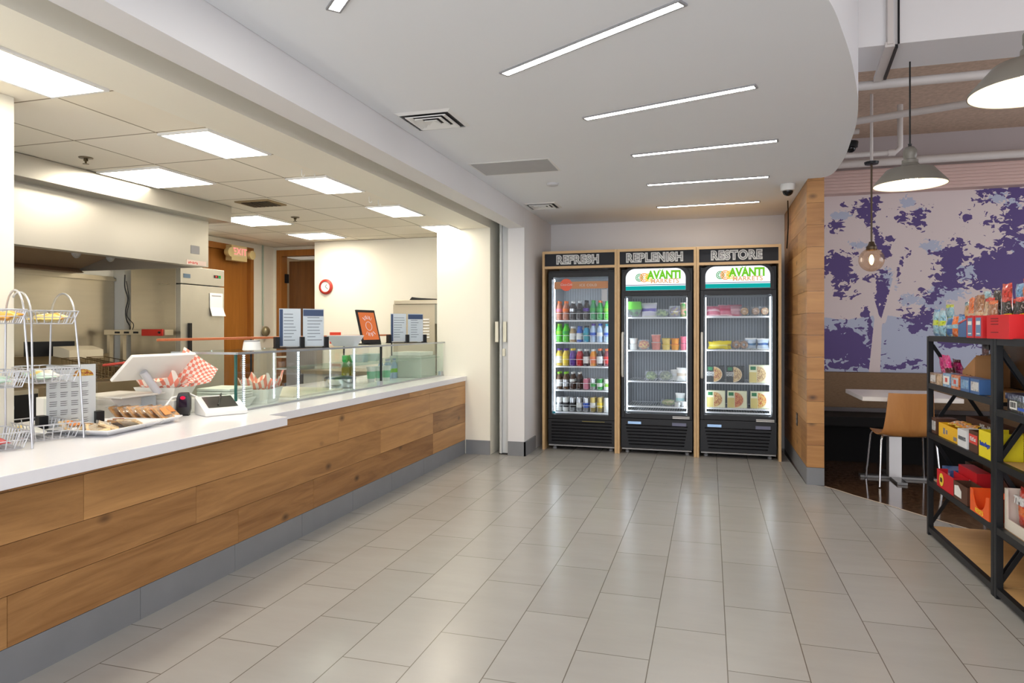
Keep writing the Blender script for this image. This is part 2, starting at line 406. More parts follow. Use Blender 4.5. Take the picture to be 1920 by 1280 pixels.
b = B(); b.box(-5.62,7.75,0,-5.51,7.9,KZ); b.box(-4.6,7.75,0,-4.4,7.9,KZ); b.box(-5.51,7.75,2.38,-4.6,7.9,KZ); add('wall_kitchen_store', b, CREAM, kind='structure')
b = B(); b.box(-4.72,7.4,0,-2.86,7.52,KZ); b.box(-4.72,7.52,0,-4.6,7.75,KZ); add('wall_kitchen_back', b, CREAM, kind='structure')
b = B(); b.box(-6.2,9.3,0,-3.8,9.4,KZ); b.box(-6.3,7.9,0,-6.2,9.4,KZ); b.box(-3.9,7.9,0,-3.8,9.3,KZ); b.box(-6.2,7.82,0,-5.62,7.9,KZ); b.box(-4.4,7.82,0,-3.8,7.9,KZ); add('wall_store', b, pm('store_wall', (170,150,120), .7), kind='structure')

# ------------------------------------------------------------------ serving counter
ct = thing('serving_counter', (-2.9,3.6,0), 'long oak-clad serving counter with thick white stone top along the kitchen hatch', 'counter')
b = B(); b.box(-3.09,.2,0,-2.545,2.40,.785); b.box(-3.25,2.40,0,-2.545,6.868,.785); add('body', b, CREAM, ct)
def cuts(*c): return [.2]+list(c)+[6.868]
o = planks('wood_cladding', OAK_Y, 'y', -2.545, [(.15,.345,cuts(.75,1.908,3.206,3.954,5.98)),(.345,.54,cuts(1.3,2.882,4.913,5.98)),(.54,.735,cuts(1.0,2.231,4.271,5.9)),(.735,.786,cuts(1.911,3.422,5.455,6.3))], .015, ct)
b = B()
for a0, a1 in zip([.2,1.23,1.88,2.529,3.179,3.825,4.474,5.112,5.767,6.4],[1.23,1.88,2.529,3.179,3.825,4.474,5.112,5.767,6.4,6.868]): b.box(-2.545,a0+.0015,0,-2.532,a1-.0015,.148)
add('toe_tile', b, GREYBASE, ct)
b = B(); b.prism([(-2.36,.2),(-2.36,3.418),(-2.515,3.46),(-2.515,6.868),(-3.62,6.868),(-3.62,2.40),(-3.09,2.40),(-3.09,.2)], 'z', .785, .835)
add('stone_top', b, QUARTZ, ct, bevel=.003)

# ------------------------------------------------------------------ lamps of the place
STRIP = em('led_strip_lens', (255,252,246), 32)
STRIPL = [((-.99,3.235),(-.098,2.715),'first from the camera end, longest looking'),((-.732,4.062),(.236,3.761),'second'),((-.553,5.025),(.445,4.889),'third'),((-.539,6.089),(.478,6.035),'fourth'),((-.537,7.245),(.483,7.201),'fifth')]
SL = ['slim recessed LED light line in white ceiling, the longest and most slanted one','slim recessed LED light line in white ceiling, one row behind the longest line','slim recessed LED light line in white ceiling, middle row level with the grey access panel','slim recessed LED light line in white ceiling, last but one before the coolers','slim recessed LED light line in white ceiling, the row just in front of the coolers','stub of recessed LED light line cut by the top edge of the photo']
def strip(p, q, label):
    p, q = Vector((*p,0)), Vector((*q,0)); t = (q-p); ln = t.length; c = (p+q)/2; a = math.atan2(t.y,t.x)
    o = thing('ceiling_light', (c.x,c.y,CZ-.004), label, 'ceiling light', 'LED light lines in the curved ceiling', a)
    b = B(); b.box(-ln/2+.012,-.021,-.002,ln/2-.012,.021,.002); add('diffuser', b, STRIP, o, local=True)
    b = B(); b.box(-ln/2,-.030,-.004,ln/2,-.021,.004); b.box(-ln/2,.021,-.004,ln/2,.030,.004); b.box(-ln/2,-.021,-.004,-ln/2+.012,.021,.004); b.box(ln/2-.012,-.021,-.004,ln/2,.021,.004)
    add('trim_frame', b, GREYP, o, local=True)
for (p, q, _), l in zip(STRIPL, SL): strip(p, q, l)
strip((-1.443,2.395),(-.62,1.62), SL[5])
TRO = em('troffer_lens', (255,244,224), 14)
TL = [((-2.92,-2.585,1.85,2.41),'bright ceiling panel light over the wire snack stands'),((-2.92,-2.585,3.03,3.58),'bright ceiling panel light near the pair of hooks, over the till'),((-2.92,-2.585,4.20,4.75),'bright ceiling panel light over the tall menu holder with two sheets'),((-2.92,-2.585,5.37,5.92),'bright ceiling panel light over the tilted orange tablet'),((-2.92,-2.585,6.54,7.05),'bright ceiling panel light in the corner by the pillar'),
      ((-4.03,-3.50,3.65,4.19),'bright ceiling panel light touching the steel hood edge'),((-4.60,-4.09,5.46,6.03),'bright ceiling panel light beyond the end of the hood'),((-4.62,-4.11,6.66,7.12),'bright ceiling panel light before the wood store door')]
for (x0,x1,y0,y1), l in TL:
    o = thing('ceiling_light', ((x0+x1)/2,(y0+y1)/2,KZ-.006), l, 'ceiling light', 'panel lights in the kitchen ceiling')
    w_, d_ = (x1-x0)/2, (y1-y0)/2
    b = B(); b.box(-w_+.015,-d_+.015,-.002,w_-.015,d_-.015,.003); add('diffuser', b, TRO, o, local=True)
    b = B(); b.box(-w_,-d_,-.004,w_,-d_+.015,.008); b.box(-w_,d_-.015,-.004,w_,d_,.008); b.box(-w_,-d_+.015,-.004,-w_+.015,d_-.015,.008); b.box(w_-.015,-d_+.015,-.004,w_,d_-.015,.008)
    add('frame', b, WHITEP, o, local=True)
# ------------------------------------------------------------------ cooler enclosures (oak trimmed surround with chalk headers)
CHALK = pm('chalkboard', (34,36,42), .7, var=.15, scale=5); CHALKW = pm('chalk_white', (214,214,212), .8, var=.08)
def enclosure(x0, x1, word, label):
    t = thing('cooler_enclosure', ((x0+x1)/2, 7.7, 0), label, 'cooler surround', 'wooden surrounds round the coolers')
    for xa in (x0, x1-.026):
        b = B(); b.box(xa,7.33,0,xa+.026,8.1,2.2); add('side_panel', b, BIRCH, t, bevel=.002)
    b = B(); b.box(x0+.026,7.33,2.172,x1-.026,8.1,2.2); add('top_panel', b, BIRCH, t)
    b = B(); b.box(x0+.026,7.33,2.006,x1-.026,7.36,2.034); add('rail', b, BIRCH, t)
    h = B(); h.box(x0+.026,7.345,2.034,x1-.026,7.36,2.172); hb = add('header_board', h, CHALK, t)
    xc = (x0+x1)/2 - .02
    text('lettering', word, .125, CHALKW, hb, (xc,7.3435,2.10), off=.0095, wide=.9, ext=.001, sp=1.12)
    text('lettering', word, .125, CHALK, hb, (xc,7.3418,2.10), off=-.003, wide=.9, ext=.001, sp=1.12)
enclosure(-1.79,-.962,'REFRESH','pale wood surround with black REFRESH chalk header around the drinks cooler')
enclosure(-.960,-.136,'REPLENISH','pale wood surround with black REPLENISH chalk header around the middle cooler')
enclosure(-.134,.694,'RESTORE','pale wood surround with black RESTORE chalk header around the cooler of meal boxes')

# ------------------------------------------------------------------ coolers
CBLACK = pm('cooler_black', (20,20,23), .38, .1, var=.12, spec=.4)
CIN = pm('cooler_liner', (164,169,174), .5, var=.03); CRIB = pm('cooler_rib', (104,110,116), .45)
CWIRE = pm('white_wire', (236,238,240), .4, var=.02)
CGLASS = glass('cooler_glass', (248,250,252), .008, 0, .12)
CLED = em('cooler_led', (236,246,255), 12)
SIGNW = em('lit_sign_white', (236,240,248), 1.0)
SIGNT = em('lit_sign_teal', (18,150,146), .9); SIGNB = em('lit_sign_blue', (28,60,96), .8); SIGNG = em('lit_sign_green', (104,178,40), .9); SIGNTAN = em('lit_sign_tan', (206,160,118), .9)
SIGNO = em('lit_sign_orange', (222,140,60), .9); SIGNY = em('lit_sign_yellow', (222,196,60), .9); SIGND = em('lit_sign_dkgreen', (50,140,60), .9)
RED = pm('red_print', (206,52,36), .5); CORAL = pm('coral_print', (226,98,70), .5)
def cooler(x0, x1, gx0, gx1, gz0, gz1, shelves, label, lit=None, ytop=1.99, guard=False, yf=7.37):
    t = thing('drinks_cooler' if guard else 'display_cooler', ((x0+x1)/2, 7.7, 0), label, 'cooler', 'glass door coolers against the back wall')
    yb = 8.06
    # shell: open fronted
    b = B(); b.box(x0,yf+.05,.06,x0+.045,yb,ytop); b.box(x1-.045,yf+.05,.06,x1,yb,ytop); b.box(x0+.045,yf+.05,gz1+.03,x1-.045,yb,ytop)
    b.box(x0+.045,yf+.05,.06,x1-.045,yb,gz0-.03); b.box(x0+.045,yb-.04,gz0-.03,x1-.045,yb,gz1+.03); add('cabinet', b, CBLACK, t, bevel=.004)
    b = B(); a0, a1 = x0+.0455, x1-.0455; zi0, zi1 = gz0-.029, gz1+.029
    b.box(a0,yf+.06,zi0,a0+.006,yb-.041,zi1); b.box(a1-.006,yf+.06,zi0,a1,yb-.041,zi1); b.box(a0,yb-.048,zi0,a1,yb-.041,zi1); b.box(a0,yf+.06,zi1-.006,a1,yb-.041,zi1); b.box(a0,yf+.06,zi0,a1,yb-.041,zi0+.006)
    lin_ = add('liner', b, pm('drinks_liner',(224,228,232),.5,var=.02) if guard else CIN, t)
    b = B(); n = int((a1-a0)/.03)
    for k in range(n): x = a0+.02+k*.03; b.box(x,yb-.056,zi0+.01,x+.008,yb-.048,zi1-.03)
    add('rib_panel', b, pm('drinks_rib',(196,200,204),.5) if guard else CRIB, lin_)
    for xa in (a0+.008, a1-.020):
        b = B(); b.box(xa+.003,yf+.075,gz0+.02,xa+.009,yf+.085,gz1-.02); add('led_strip', b, CLED, t)
    for z in shelves:
        b = B(); ym = yb-.06; b.box(a0+.008,yf+.10,z-.016,a1-.008,yf+.108,z-.0); b.box(a0+.008,ym-.01,z-.012,a1-.008,ym,z-.004)
        k = 0; x = a0+.012
        while x < a1-.012: b.box(x,yf+.108,z-.009,x+.004,ym-.01,z-.003); x += .026
        sh = add('shelf', b, CWIRE, t)
        if guard:
            g = B(); zz = z+.075
            g.tube([(a0+.02,yf+.10,z-.008),(a0+.02,yf+.10,zz),(a1-.02,yf+.10,zz),(a1-.02,yf+.10,z-.008)], .0026, 6)
            for q in range(8):
                xa = a0+.03+q*.0775
                g.tube([(xa,yf+.10,zz),(xa,yf+.10,z+.012),(xa+.03,yf+.10,z+.012)], .0016, 5)
            add('guard_rail', g, CWIRE, sh)
    # door
    d = B(); fx0, fx1, fz0, fz1 = x0+.005, x1-.005, gz0-.05, gz1+.05
    d.box(fx0,yf,fz0,gx0,yf+.045,fz1); d.box(gx1,yf,fz0,fx1,yf+.045,fz1); d.box(gx0,yf,fz0,gx1,yf+.045,gz0); d.box(gx0,yf,gz1,gx1,yf+.045,fz1)
    dr = add('door', d, CBLACK, t, bevel=.003)
    b = B(); b.box(gx0-.003,yf+.018,gz0-.003,gx1+.003,yf+.022,gz1+.003); add('glass_pane', b, CGLASS, dr)
    # base with louvres
    b = B(); b.box(x0,yf+.012,.06,x1,yf+.05,fz0-.006); bs = add('grille_panel', b, CBLACK, t, bevel=.004)
    for k in range(7):
        z = .085+k*.034; ins = .05+.006*(6-k) if not guard else .04
        s = B(); s.prism([(yf+.012,z),(yf-.004,z+.004),(yf-.004,z+.012),(yf+.012,z+.022)], 'x', x0+ins, x1-ins); add('louvre', s, CBLACK, bs)
    for xa in (x0+.06, x1-.06):
        f = B(); f.lathe([(.022,0),(.022,.02),(.012,.025),(.012,.06)], (xa,yf+.09,0), 12); add('foot', f, GREYP, t, smooth=40)
    b = B(); b.box(x0+.01,yf+.0,.045,x1-.01,yf+.03,.058); add('kick_bar', b, GREYP, t)
    return t, dr, bs
c1, d1, g1 = cooler(-1.735,-.985,-1.690,-1.062,.395,1.915,[1.440,1.192,.925,.660,.412],'black drinks cooler full of bottles and cans under the REFRESH header',guard=True)
c2, d2, g2 = cooler(-.925,-.175,-.885,-.228,.432,1.695,[1.470,1.113,.777,.505,.458],'black display cooler with few fresh foods under the REPLENISH header')
c3, d3, g3 = cooler(-.100,.655,-.060,.610,.445,1.695,[1.476,1.124,.779,.510,.468],'black display cooler with frozen meal boxes under the RESTORE header')
# drinks cooler: red brand disc and band on the glass
yg = 7.387
TANB = pm('tan_band', (188,132,92), .5)
b = B(); b.box(-1.668,yg-.001,1.785,-1.066,yg+.0005,1.865); add('glass_band', b, TANB, d1)
b = B(); b.lathe([(.068,-.0015),(.068,.0015)], (0,0,0), 28); b.tf(0, Matrix.Translation((-1.53,yg-.003,1.83)) @ Matrix.Rotation(PI/2,4,'X')); dd = add('brand_disc', b, CORAL, d1)
text('lettering', 'Coca-Cola', .036, CHALKW, dd, (-1.53,yg-.0055,1.832), shear=.35, wide=.85)
text('lettering', 'ICE COLD', .036, CHALKW, d1, (-1.285,yg-.0025,1.822), sp=1.25)
b = B(); b.box(-1.35,7.366,.322,-1.10,7.370,.330); add('name_strip', b, pm('olive_strip',(120,110,60),.4), c1)
b = B(); b.box(-1.688,yg-.002,.40,-1.655,yg,.425); add('sticker', b, pm('teal_sticker',(40,130,150),.5), d1)
b = B(); b.box(-1.135,yg-.002,1.645,-1.075,yg,1.775); add('sticker', b, glass('frost_sticker',(230,225,225),.02,.35), d1)
# headers of the other two
def sign(t, x0, x1, z0, z1, dr, bs, px0, px1):
    yf = 7.35
    r = .10
    def arch(a0,a1,b0,b1,rr):
        p = [(a0,b0),(a1,b0)]
        for k in range(9): w = PI/2*k/8; p.append((a1-rr+rr*math.cos(w), b1-rr+rr*math.sin(w)))
        for k in range(9): w = PI/2+PI/2*k/8; p.append((a0+rr+rr*math.cos(w), b1-rr+rr*math.sin(w)))
        return p
    b = B(); b.prism(arch(x0-.045,x1+.045,z0-.02,z1+.012,r), 'y', yf+.012, 7.43); sb = add('sign_housing', b, CBLACK, t, bevel=.003)
    b = B(); b.prism(arch(x0,x1,z0,z1,r), 'y', yf, yf+.012); pn = add('lit_panel', b, SIGNW, t)
    b = B(); b.box(x0,yf-.0015,z0,x1,yf,z0+.045); add('stripe', b, SIGNT, pn)
    b = B(); b.box(x0,yf-.0015,z0+.053,x1,yf,z0+.060); add('stripe', b, SIGNB, pn)
    w = x1-x0; cx = x0+w*.60; zt = z0+.157
    text('lettering', 'AVANTI', .118, SIGNG, pn, (cx+.030,yf-.0045,zt), off=.0055, wide=.82, ext=.0008)
    text('lettering', 'MARKETS', .066, SIGNTAN, pn, (cx+.035,yf-.0045,z0+.094), wide=1.0, ext=.0008, sp=1.06, off=.002)
    # leaf tick on the name
    b = B(); xx = cx+.0; b.face([(xx,yf-.0014,zt+.050),(xx-.028,yf-.0014,zt+.072),(xx-.012,yf-.0014,zt+.044)]); b.face([(xx,yf-.0014,zt+.050),(xx+.028,yf-.0014,zt+.072),(xx+.012,yf-.0014,zt+.044)]); add('leaf_mark', b, SIGNG, pn)
    # three fruit wheels
    for k, (mm, rr, dx) in enumerate(((SIGND,.043,-.160),(SIGNO,.050,-.110),(SIGNY,.046,-.062))):
        b = B(); fx = x0+w*.33+dx+.10; fz = z0+.135; y = yf-.0012-.0006*k
        b.lathe([(rr*.99,0),(rr*.80,0)], (0,0,0), 28, caps=False)
        for s in range(9):
            a0 = 2*PI*(s+.12)/9; a1 = 2*PI*(s+.88)/9
            b.face([(rr*.16*math.cos((a0+a1)/2),rr*.16*math.sin((a0+a1)/2),0),(rr*.70*math.cos(a0),rr*.70*math.sin(a0),0),(rr*.73*math.cos((a0+a1)/2),rr*.73*math.sin((a0+a1)/2),0),(rr*.70*math.cos(a1),rr*.70*math.sin(a1),0)])
        b.keep = True
        b.tf(0, Matrix.Translation((fx,y,fz)) @ Matrix.Rotation(PI/2,4,'X')); add('fruit_mark', b, mm, pn)
    h = B(); h.tube([(px0,7.372,1.30),(px0,7.345,1.28),(px0,7.342,1.06),(px0,7.345,.85),(px0,7.372,.83)], .013, 10); add('handle', h, pm('handle_grey',(206,204,198),.4), dr, smooth=60)
    b = B(); b.box(px1-.155,7.366,.392,px1+.02,7.370,.400); b.box(px1-.155,7.366,.407,px1+.02,7.370,.415); add('door_label', b, WHITEP, dr)
    b = B(); b.box(x0+.02,7.377,.318,x0+.16,7.383,.345); add('badge', b, pm('badge_blue',(150,180,214),.25,.6), bs)
    b = B(); b.box(x1-.14,7.377,.312,x1+.005,7.383,.345); add('badge', b, pm('badge_grey',(92,92,108),.3,.5), bs)
sign(c2,-.870,-.245,1.755,1.985,d2,g2,-.905,-.225)
sign(c3,-.045,.590,1.765,1.990,d3,g3,-.080,.610)

# ------------------------------------------------------------------ drinks: bottles and cans
def bottle(name, h, r, body, cap, label_m, label, cat, loc, kind='soda', group=None):
    o = thing(name, loc, label, cat, group)
    prof = {'soda': [(r*.8,0),(r,.012),(r*.97,h*.25),(r*.88,h*.33),(r,h*.45),(r,h*.58),(r*.78,h*.72),(r*.42,h*.86),(r*.40,h*.90)],
            'juice': [(r*.9,0),(r,.01),(r,h*.6),(r*.94,h*.66),(r*.7,h*.78),(r*.52,h*.84),(r*.52,h*.88)],
            'water': [(r*.85,0),(r,.012),(r*.9,h*.2),(r,h*.28),(r*.92,h*.5),(r,h*.6),(r*.85,h*.72),(r*.45,h*.85),(r*.42,h*.9)]}[kind]
    b = B(); b.lathe(prof, n=14); add('body', b, body, o, local=True, smooth=50)
    c = B(); cr = prof[-1][0]*1.12; c.lathe([(cr,h*.885),(cr,h*.985),(cr*.9,h)], n=12); add('cap', c, cap, o, local=True, smooth=40)
    l = B(); z0, z1 = {'soda': (.44,.60), 'juice': (.16,.56), 'water': (.32,.52)}[kind]
    l.lathe([(r*1.02,h*z0),(r*1.025,h*(z0+.01)),(r*1.025,h*(z1-.01)),(r*1.02,h*z1)], n=14); l.f = l.f; add('paper_label', l, label_m, o, local=True, smooth=40)
    return o
def can(h, r, body, label, loc, band=None, group=None):
    o = thing('drink_can', loc, label, 'can', group)
    b = B(); b.lathe([(r*.78,0),(r,.010),(r,h-.014),(r*.86,h-.002)], n=16); add('body', b, body, o, local=True, smooth=50)
    c = B(); c.lathe([(r*.86,h-.002),(r*.86,h+.001),(r*.8,h-.003),(1e-5,h-.003)], n=16); add('lid', c, CHROME, o, local=True)
    if band:
        c = B(); c.lathe([(r*1.01,h*.3),(r*1.012,h*.31),(r*1.012,h*.62),(r*1.01,h*.63)], n=16); add('printed_band', c, band, o, local=True, smooth=40)
    return o
def plas(n, c, **k): return pm('plastic_'+n, c, .18, var=.12, scale=22, coat=.3, **k)
BO = dict(coral=plas('coral',(196,128,104)), cola=plas('cola',(44,24,20)), purple=plas('purple',(96,52,140)), clearg=plas('clear_green',(70,150,96)), green=plas('green',(44,150,60)), lime=plas('lime',(96,200,60)),
          tan=plas('tan',(178,150,106)), blue=plas('blue',(44,96,196)), teal=plas('teal',(40,150,186)), water=plas('water',(176,198,224)), yellow=plas('yellow',(226,196,80)), red=plas('red',(200,40,44)), dark=plas('dark',(54,40,50)),
          orange=plas('orange',(232,150,50)), wine=plas('wine',(120,34,48)), coffee=plas('coffee',(70,46,36)), brown=plas('brown',(92,66,44)), white=plas('white',(226,228,228)))
PAP = dict(white=pm('label_white',(232,232,228),.6), orange=pm('label_orange',(232,120,60),.6), purple=pm('label_purple',(92,60,150),.6), green=pm('label_green',(60,160,70),.6), blue=pm('label_blue',(50,90,190),.6), black=pm('label_black',(34,32,36),.6), yellow=pm('label_yellow',(236,206,60),.6), red=pm('label_red',(206,48,44),.6), pink=pm('label_pink',(214,130,150),.6), silver=pm('can_silver',(196,198,200),.25,.7), gold=pm('can_gold',(190,168,96),.3,.7), lime=pm('label_lime',(140,200,60),.6), teal=pm('label_teal',(40,150,160),.6))
CXS = [-1.645+.0775*k for k in range(8)]
rows = [
 (1.441, [('soda',.215,.034,'coral','orange','pink','clear orange-capped soda bottle with peach drink'),('soda',.215,.034,'coral','orange','orange','orange-capped soda bottle with coral label'),('soda',.215,.034,'cola','silver','silver','dark cola bottle with silver cap'),('soda',.215,.034,'cola','silver','black','black cola bottle with black label'),('soda',.222,.034,'cola','black','purple','dark bottle with purple label'),('soda',.222,.034,'clearg','green','green','clear green lemon soda bottle'),('soda',.218,.034,'green','orange','green','green soda bottle with orange cap'),('soda',.215,.034,'lime','green','lime','bright lime soda bottle')], 'top shelf'),
 (1.193, [('soda',.208,.034,'lime','lime','lime','lime green soda bottle'),('soda',.208,.034,'lime','green','green','lime green soda bottle with darker label'),('juice',.175,.032,'tan','white','white','small tan bottle with white cap'),('juice',.18,.031,'blue','blue','white','blue sports drink with blue cap'),('juice',.185,.033,'teal','black','teal','turquoise sports drink with black cap'),('water',.208,.033,'water','purple','blue','clear water bottle with violet-blue label'),('water',.208,.033,'water','blue','white','clear water bottle with pale label'),('water',.205,.033,'water','teal','blue','clear water bottle with teal cap')], 'second shelf'),
 (.926, [('juice',.195,.034,'yellow','purple','white','juice bottle with purple cap and pale label'),('juice',.195,.034,'yellow','purple','yellow','yellow juice bottle with purple cap'),('juice',.195,.034,'purple','yellow','purple','purple juice bottle with yellow cap'),('juice',.188,.033,'red','white','red','red juice bottle with white cap'),('juice',.188,.033,'dark','white','white','dark juice bottle with white label'),('juice',.188,.033,'orange','white','orange','orange juice bottle with white cap'),('juice',.195,.034,'dark','orange','white','dark iced tea bottle with orange cap'),('juice',.195,.034,'wine','orange','red','dark red bottle with orange cap')], 'third shelf'),
 (.661, [('juice',.195,.033,'brown','lime','white','brown bottle with lime cap by the hinge side'),('juice',.195,.033,'brown','lime','silver','brown bottle with lime cap and grey label'),('soda',.195,.031,'coffee','white','white','coffee bottle with white cap'),('soda',.195,.031,'coffee','white','black','coffee bottle with black label'),('can',.125,.032,'pink',None,None,'pink sparkling drink can'),('can',.125,.032,'silver',None,'green','silver can with green band'),('can',.125,.032,'green',None,'white','green can with white band'),('can',.125,.032,'white',None,'lime','white can with lime band')], 'fourth shelf'),
 (.413, [('can',.158,.032,'white',None,'silver','tall white energy drink can with silver band'),('can',.158,.032,'white',None,'black','tall white can with black band'),('can',.158,.032,'silver',None,'black','tall silver can with black band, first of three'),('can',.158,.032,'silver',None,'white','tall silver can with white band, middle of three'),('can',.158,.032,'silver',None,'blue','tall silver can with blue band'),('can',.165,.031,'gold',None,'white','tall gold can with white band'),('can',.168,.031,'gold',None,'yellow','tall gold can with yellow band'),('can',.165,.033,'white',None,None,'tall plain white can')], 'bottom shelf')]
for z, items, sh in rows:
    for k, it in enumerate(items):
        kind, h, r, bm_, cp, lm, desc = it
        for row in range(2):
            x = CXS[k] + (.004 if row else 0); y = 7.53 + row*.082
            g = f'drinks on the {sh} of the drinks cooler'
            pos = f'{desc}, front of the {sh}' if not row else f'{desc}, behind its twin on the {sh}'
            if kind == 'can': o = can(h, r, PAP[bm_], pos, (x,y,z), PAP[lm] if lm else None, g)
            else: o = bottle({'soda':'soda_bottle','juice':'juice_bottle','water':'water_bottle'}[kind], h, r, BO[bm_], PAP[cp], PAP[lm], pos, 'bottle', (x,y,z), kind, g)

# ------------------------------------------------------------------ small packaged foods
FILM = glass('food_film', (248,249,250), .05, .05)
def crumple(b, i, amp, f=30, seed=0):
    for k in range(i, len(b.v)):
        x, y, z = b.v[k]; d = mnoise.noise_vector(Vector((x*f+seed, y*f, z*f)))*amp
        b.v[k] = (x+d.x, y+d.y, z+d.z)
def pillow_bag(w, h, d, n=10):
    """sealed pouch standing in the xz plane, bulging towards -y and +y"""
    b = B()
    for side in (-1,1):
        i = len(b.v)
        for j in range(n+1):
            for k in range(n+1):
                u, v = k/n, j/n
                bul = (max(0,math.sin(PI*u))**.6)*(max(0,math.sin(PI*v))**.6)
                b.v.append(((u-.5)*w*(1-.10*math.sin(PI*v)), side*d/2*bul, v*h))
        for j in range(n):
            for k in range(n):
                a = i+j*(n+1)+k; q = (a,a+1,a+n+2,a+n+1)
                b.f.append(q if side < 0 else q[::-1])
                v = (j+.5)/n; b.m.append(2 if v < .1 or v > .9 else (1 if .35 < v < .62 else 0))
    return b
def bag(name, w, h, d, mats, loc, label, cat='bag', rz=0, lean=0, group=None, amp=.006, parent_lab=None):
    b = pillow_bag(w, h, d); crumple(b, 0, amp, 24, loc[0]*9+loc[1])
    b.tf(0, Matrix.Rotation(lean,4,'X')); zmin = min(p[2] for p in b.v); b.tf(0, Matrix.Translation((0,0,-zmin)))
    o = add(name, b, mats, local=True, smooth=60); o.location = loc; o.rotation_euler = (0,0,rz)
    return tag(o, label, cat, group)
def cup(r, h, body, lid, loc, label, group=None, name='yogurt_cup'):
    o = thing(name, loc, label, 'cup', group)
    b = B(); b.lathe([(r*.82,0),(r*.85,.004),(r,h*.92),(r*1.04,h*.94),(r*1.04,h)], n=16); add('body', b, body, o, local=True, smooth=50)
    c = B(); c.lathe([(r*1.05,h),(r*1.05,h+.004),(1e-5,h+.004)], n=16); add('lid', c, lid, o, local=True)
    return o
def tub(w, d, h, food, lidm, loc, label, cat='food tray', name='food_tray', tray=None, group=None, rz=0):
    o = thing(name, loc, label, cat, group, rz)
    b = B(); b.prism([(-w*.42,0),(w*.42,0),(w/2,h*.5),(-w/2,h*.5)], 'y', -d/2, d/2); add('base', b, tray or FILM, o, local=True, bevel=.003)
    i = 0; b = B(); b.sphere((0,0,h*.5), 1, 14, 8, sc=(w*.45,d*.44,h*.46)); crumple(b, 0, .012, 40, loc[0]*5); add('filling', b, food, o, local=True, smooth=60)
    b = B(); b.prism([(-w/2,h*.5),(w/2,h*.5),(w*.44,h),(-w*.44,h)], 'y', -d/2, d/2); add('lid', b, lidm, o, local=True)
    return o
def veg(n, a, c2_, s=45):
    if n in MATS: return MATS[n]
    m, nt, out = newmat(n); p = N(nt,'ShaderNodeBsdfPrincipled',i_Roughness=.45); tc = N(nt,'ShaderNodeTexCoord')
    v = N(nt,'ShaderNodeTexVoronoi',i_Scale=s); L(nt,tc.outputs['Object'],v.inputs['Vector'])
    cr = N(nt,'ShaderNodeValToRGB'); e = cr.color_ramp.elements; e[0].color = (*lin(a),1); e[1].color = (*lin(c2_),1); e[1].position = .9
    sp = N(nt,'ShaderNodeSeparateColor'); L(nt,v.outputs['Color'],sp.inputs[0]); L(nt,sp.outputs[0],cr.inputs[0]); L(nt,cr.outputs[0],p.inputs['Base Color']); L(nt,p.outputs[0],out.inputs[0]); return m
SALAD = veg('salad',(50,92,40),(150,176,90)); PURP = veg('purple_mix',(90,60,140),(170,150,60)); BERRY = veg('berries',(190,40,60),(236,190,120)); GREENB = veg('green_bag',(60,150,50),(24,30,26),30)
FRUITY = veg('fruit_mix',(200,60,50),(240,200,90)); COOKIE = veg('cookie',(150,104,60),(210,170,120),70); BAGEL = veg('bagel',(120,86,60),(196,160,130),60); TRAIL = veg('trail_mix',(150,90,50),(226,190,150),60)
CHECKM = None
S2 = [('REPLENISH')]
y0 = 7.56; G2 = 'foods in the middle cooler'
z = 1.4705
o = tub(.15,.16,.17,GREENB,pm('lime_lid',(96,190,50),.4),(-.790,y0,z),'green-lidded salad box on the top shelf of the middle cooler',group=G2)
bag('yogurt_pouch',.17,.155,.07,[pm('pouch_white',(226,224,238),.35),pm('pouch_violet',(120,110,196),.35),PAP['white']],(-.638,y0,z),'white and violet pouch on the top shelf of the middle cooler',group=G2)
tub(.15,.14,.085,SALAD,FILM,(-.50,y0,z),'clear tub of green leaves on the top shelf of the middle cooler',group=G2)
tub(.13,.14,.12,PURP,FILM,(-.365,y0+.02,z),'clear tub with purple and yellow mix on the top shelf',group=G2)
cup(.036,.15,veg('cup_stripe',(60,150,70),(236,170,150),40),PAP['white'],(-.272,y0-.02,z),'tall green and pink cup at the end of the top shelf',G2,'snack_cup')
z = 1.1135
for q in range(2): cup(.045,.058,PAP['white'],PAP['white'],(-.81,y0,z+q*.064),['white yogurt cup, lower one of the stack by the handle','white yogurt cup stacked on top of another by the handle'][q],G2)
tub(.13,.12,.11,FRUITY,FILM,(-.695,y0,z),'clear tub of red and yellow fruit beside white yogurt cups',group=G2)
for q in range(2): cup(.05,.078,pm('pink_cup',(226,150,140),.4,var=.3,scale=40),PAP['white'],(-.565,y0,z+q*.085),['pink fruit cup, lower one of the tallest stack','pink fruit cup on top of the tallest stack'][q],G2,'fruit_cup')
for q in range(2): cup(.046,.058,pm('yellow_cup',(232,206,120),.4,var=.25,scale=40),PAP['yellow'],(-.457,y0,z+q*.064),['yellow fruit cup at the bottom of its pair','yellow fruit cup at the top of its pair'][q],G2,'fruit_cup')
for q in range(2): cup(.044,.058,pm('orange_cup',(236,160,60),.4,var=.25,scale=40),PAP['orange'],(-.362,y0,z+q*.064),['orange fruit cup at the bottom of its pair','orange fruit cup at the top of its pair'][q],G2,'fruit_cup')
for q in range(2): cup(.036,.068,pm('rose_cup',(220,110,130),.4,var=.3,scale=40),PAP['pink'],(-.272,y0-.02,z+q*.075),['rose pink cup at the bottom of the end pair','rose pink cup at the top of the end pair'][q],G2,'fruit_cup')
z = .7775
tub(.14,.13,.105,SALAD,FILM,(-.615,y0,z),'wrapped green salad bowl with white label, first on the third shelf',group=G2)
tub(.155,.13,.11,veg('dark_salad',(36,60,34),(150,160,110)),FILM,(-.46,y0,z),'darker wrapped salad bowl beside the white packets',group=G2)
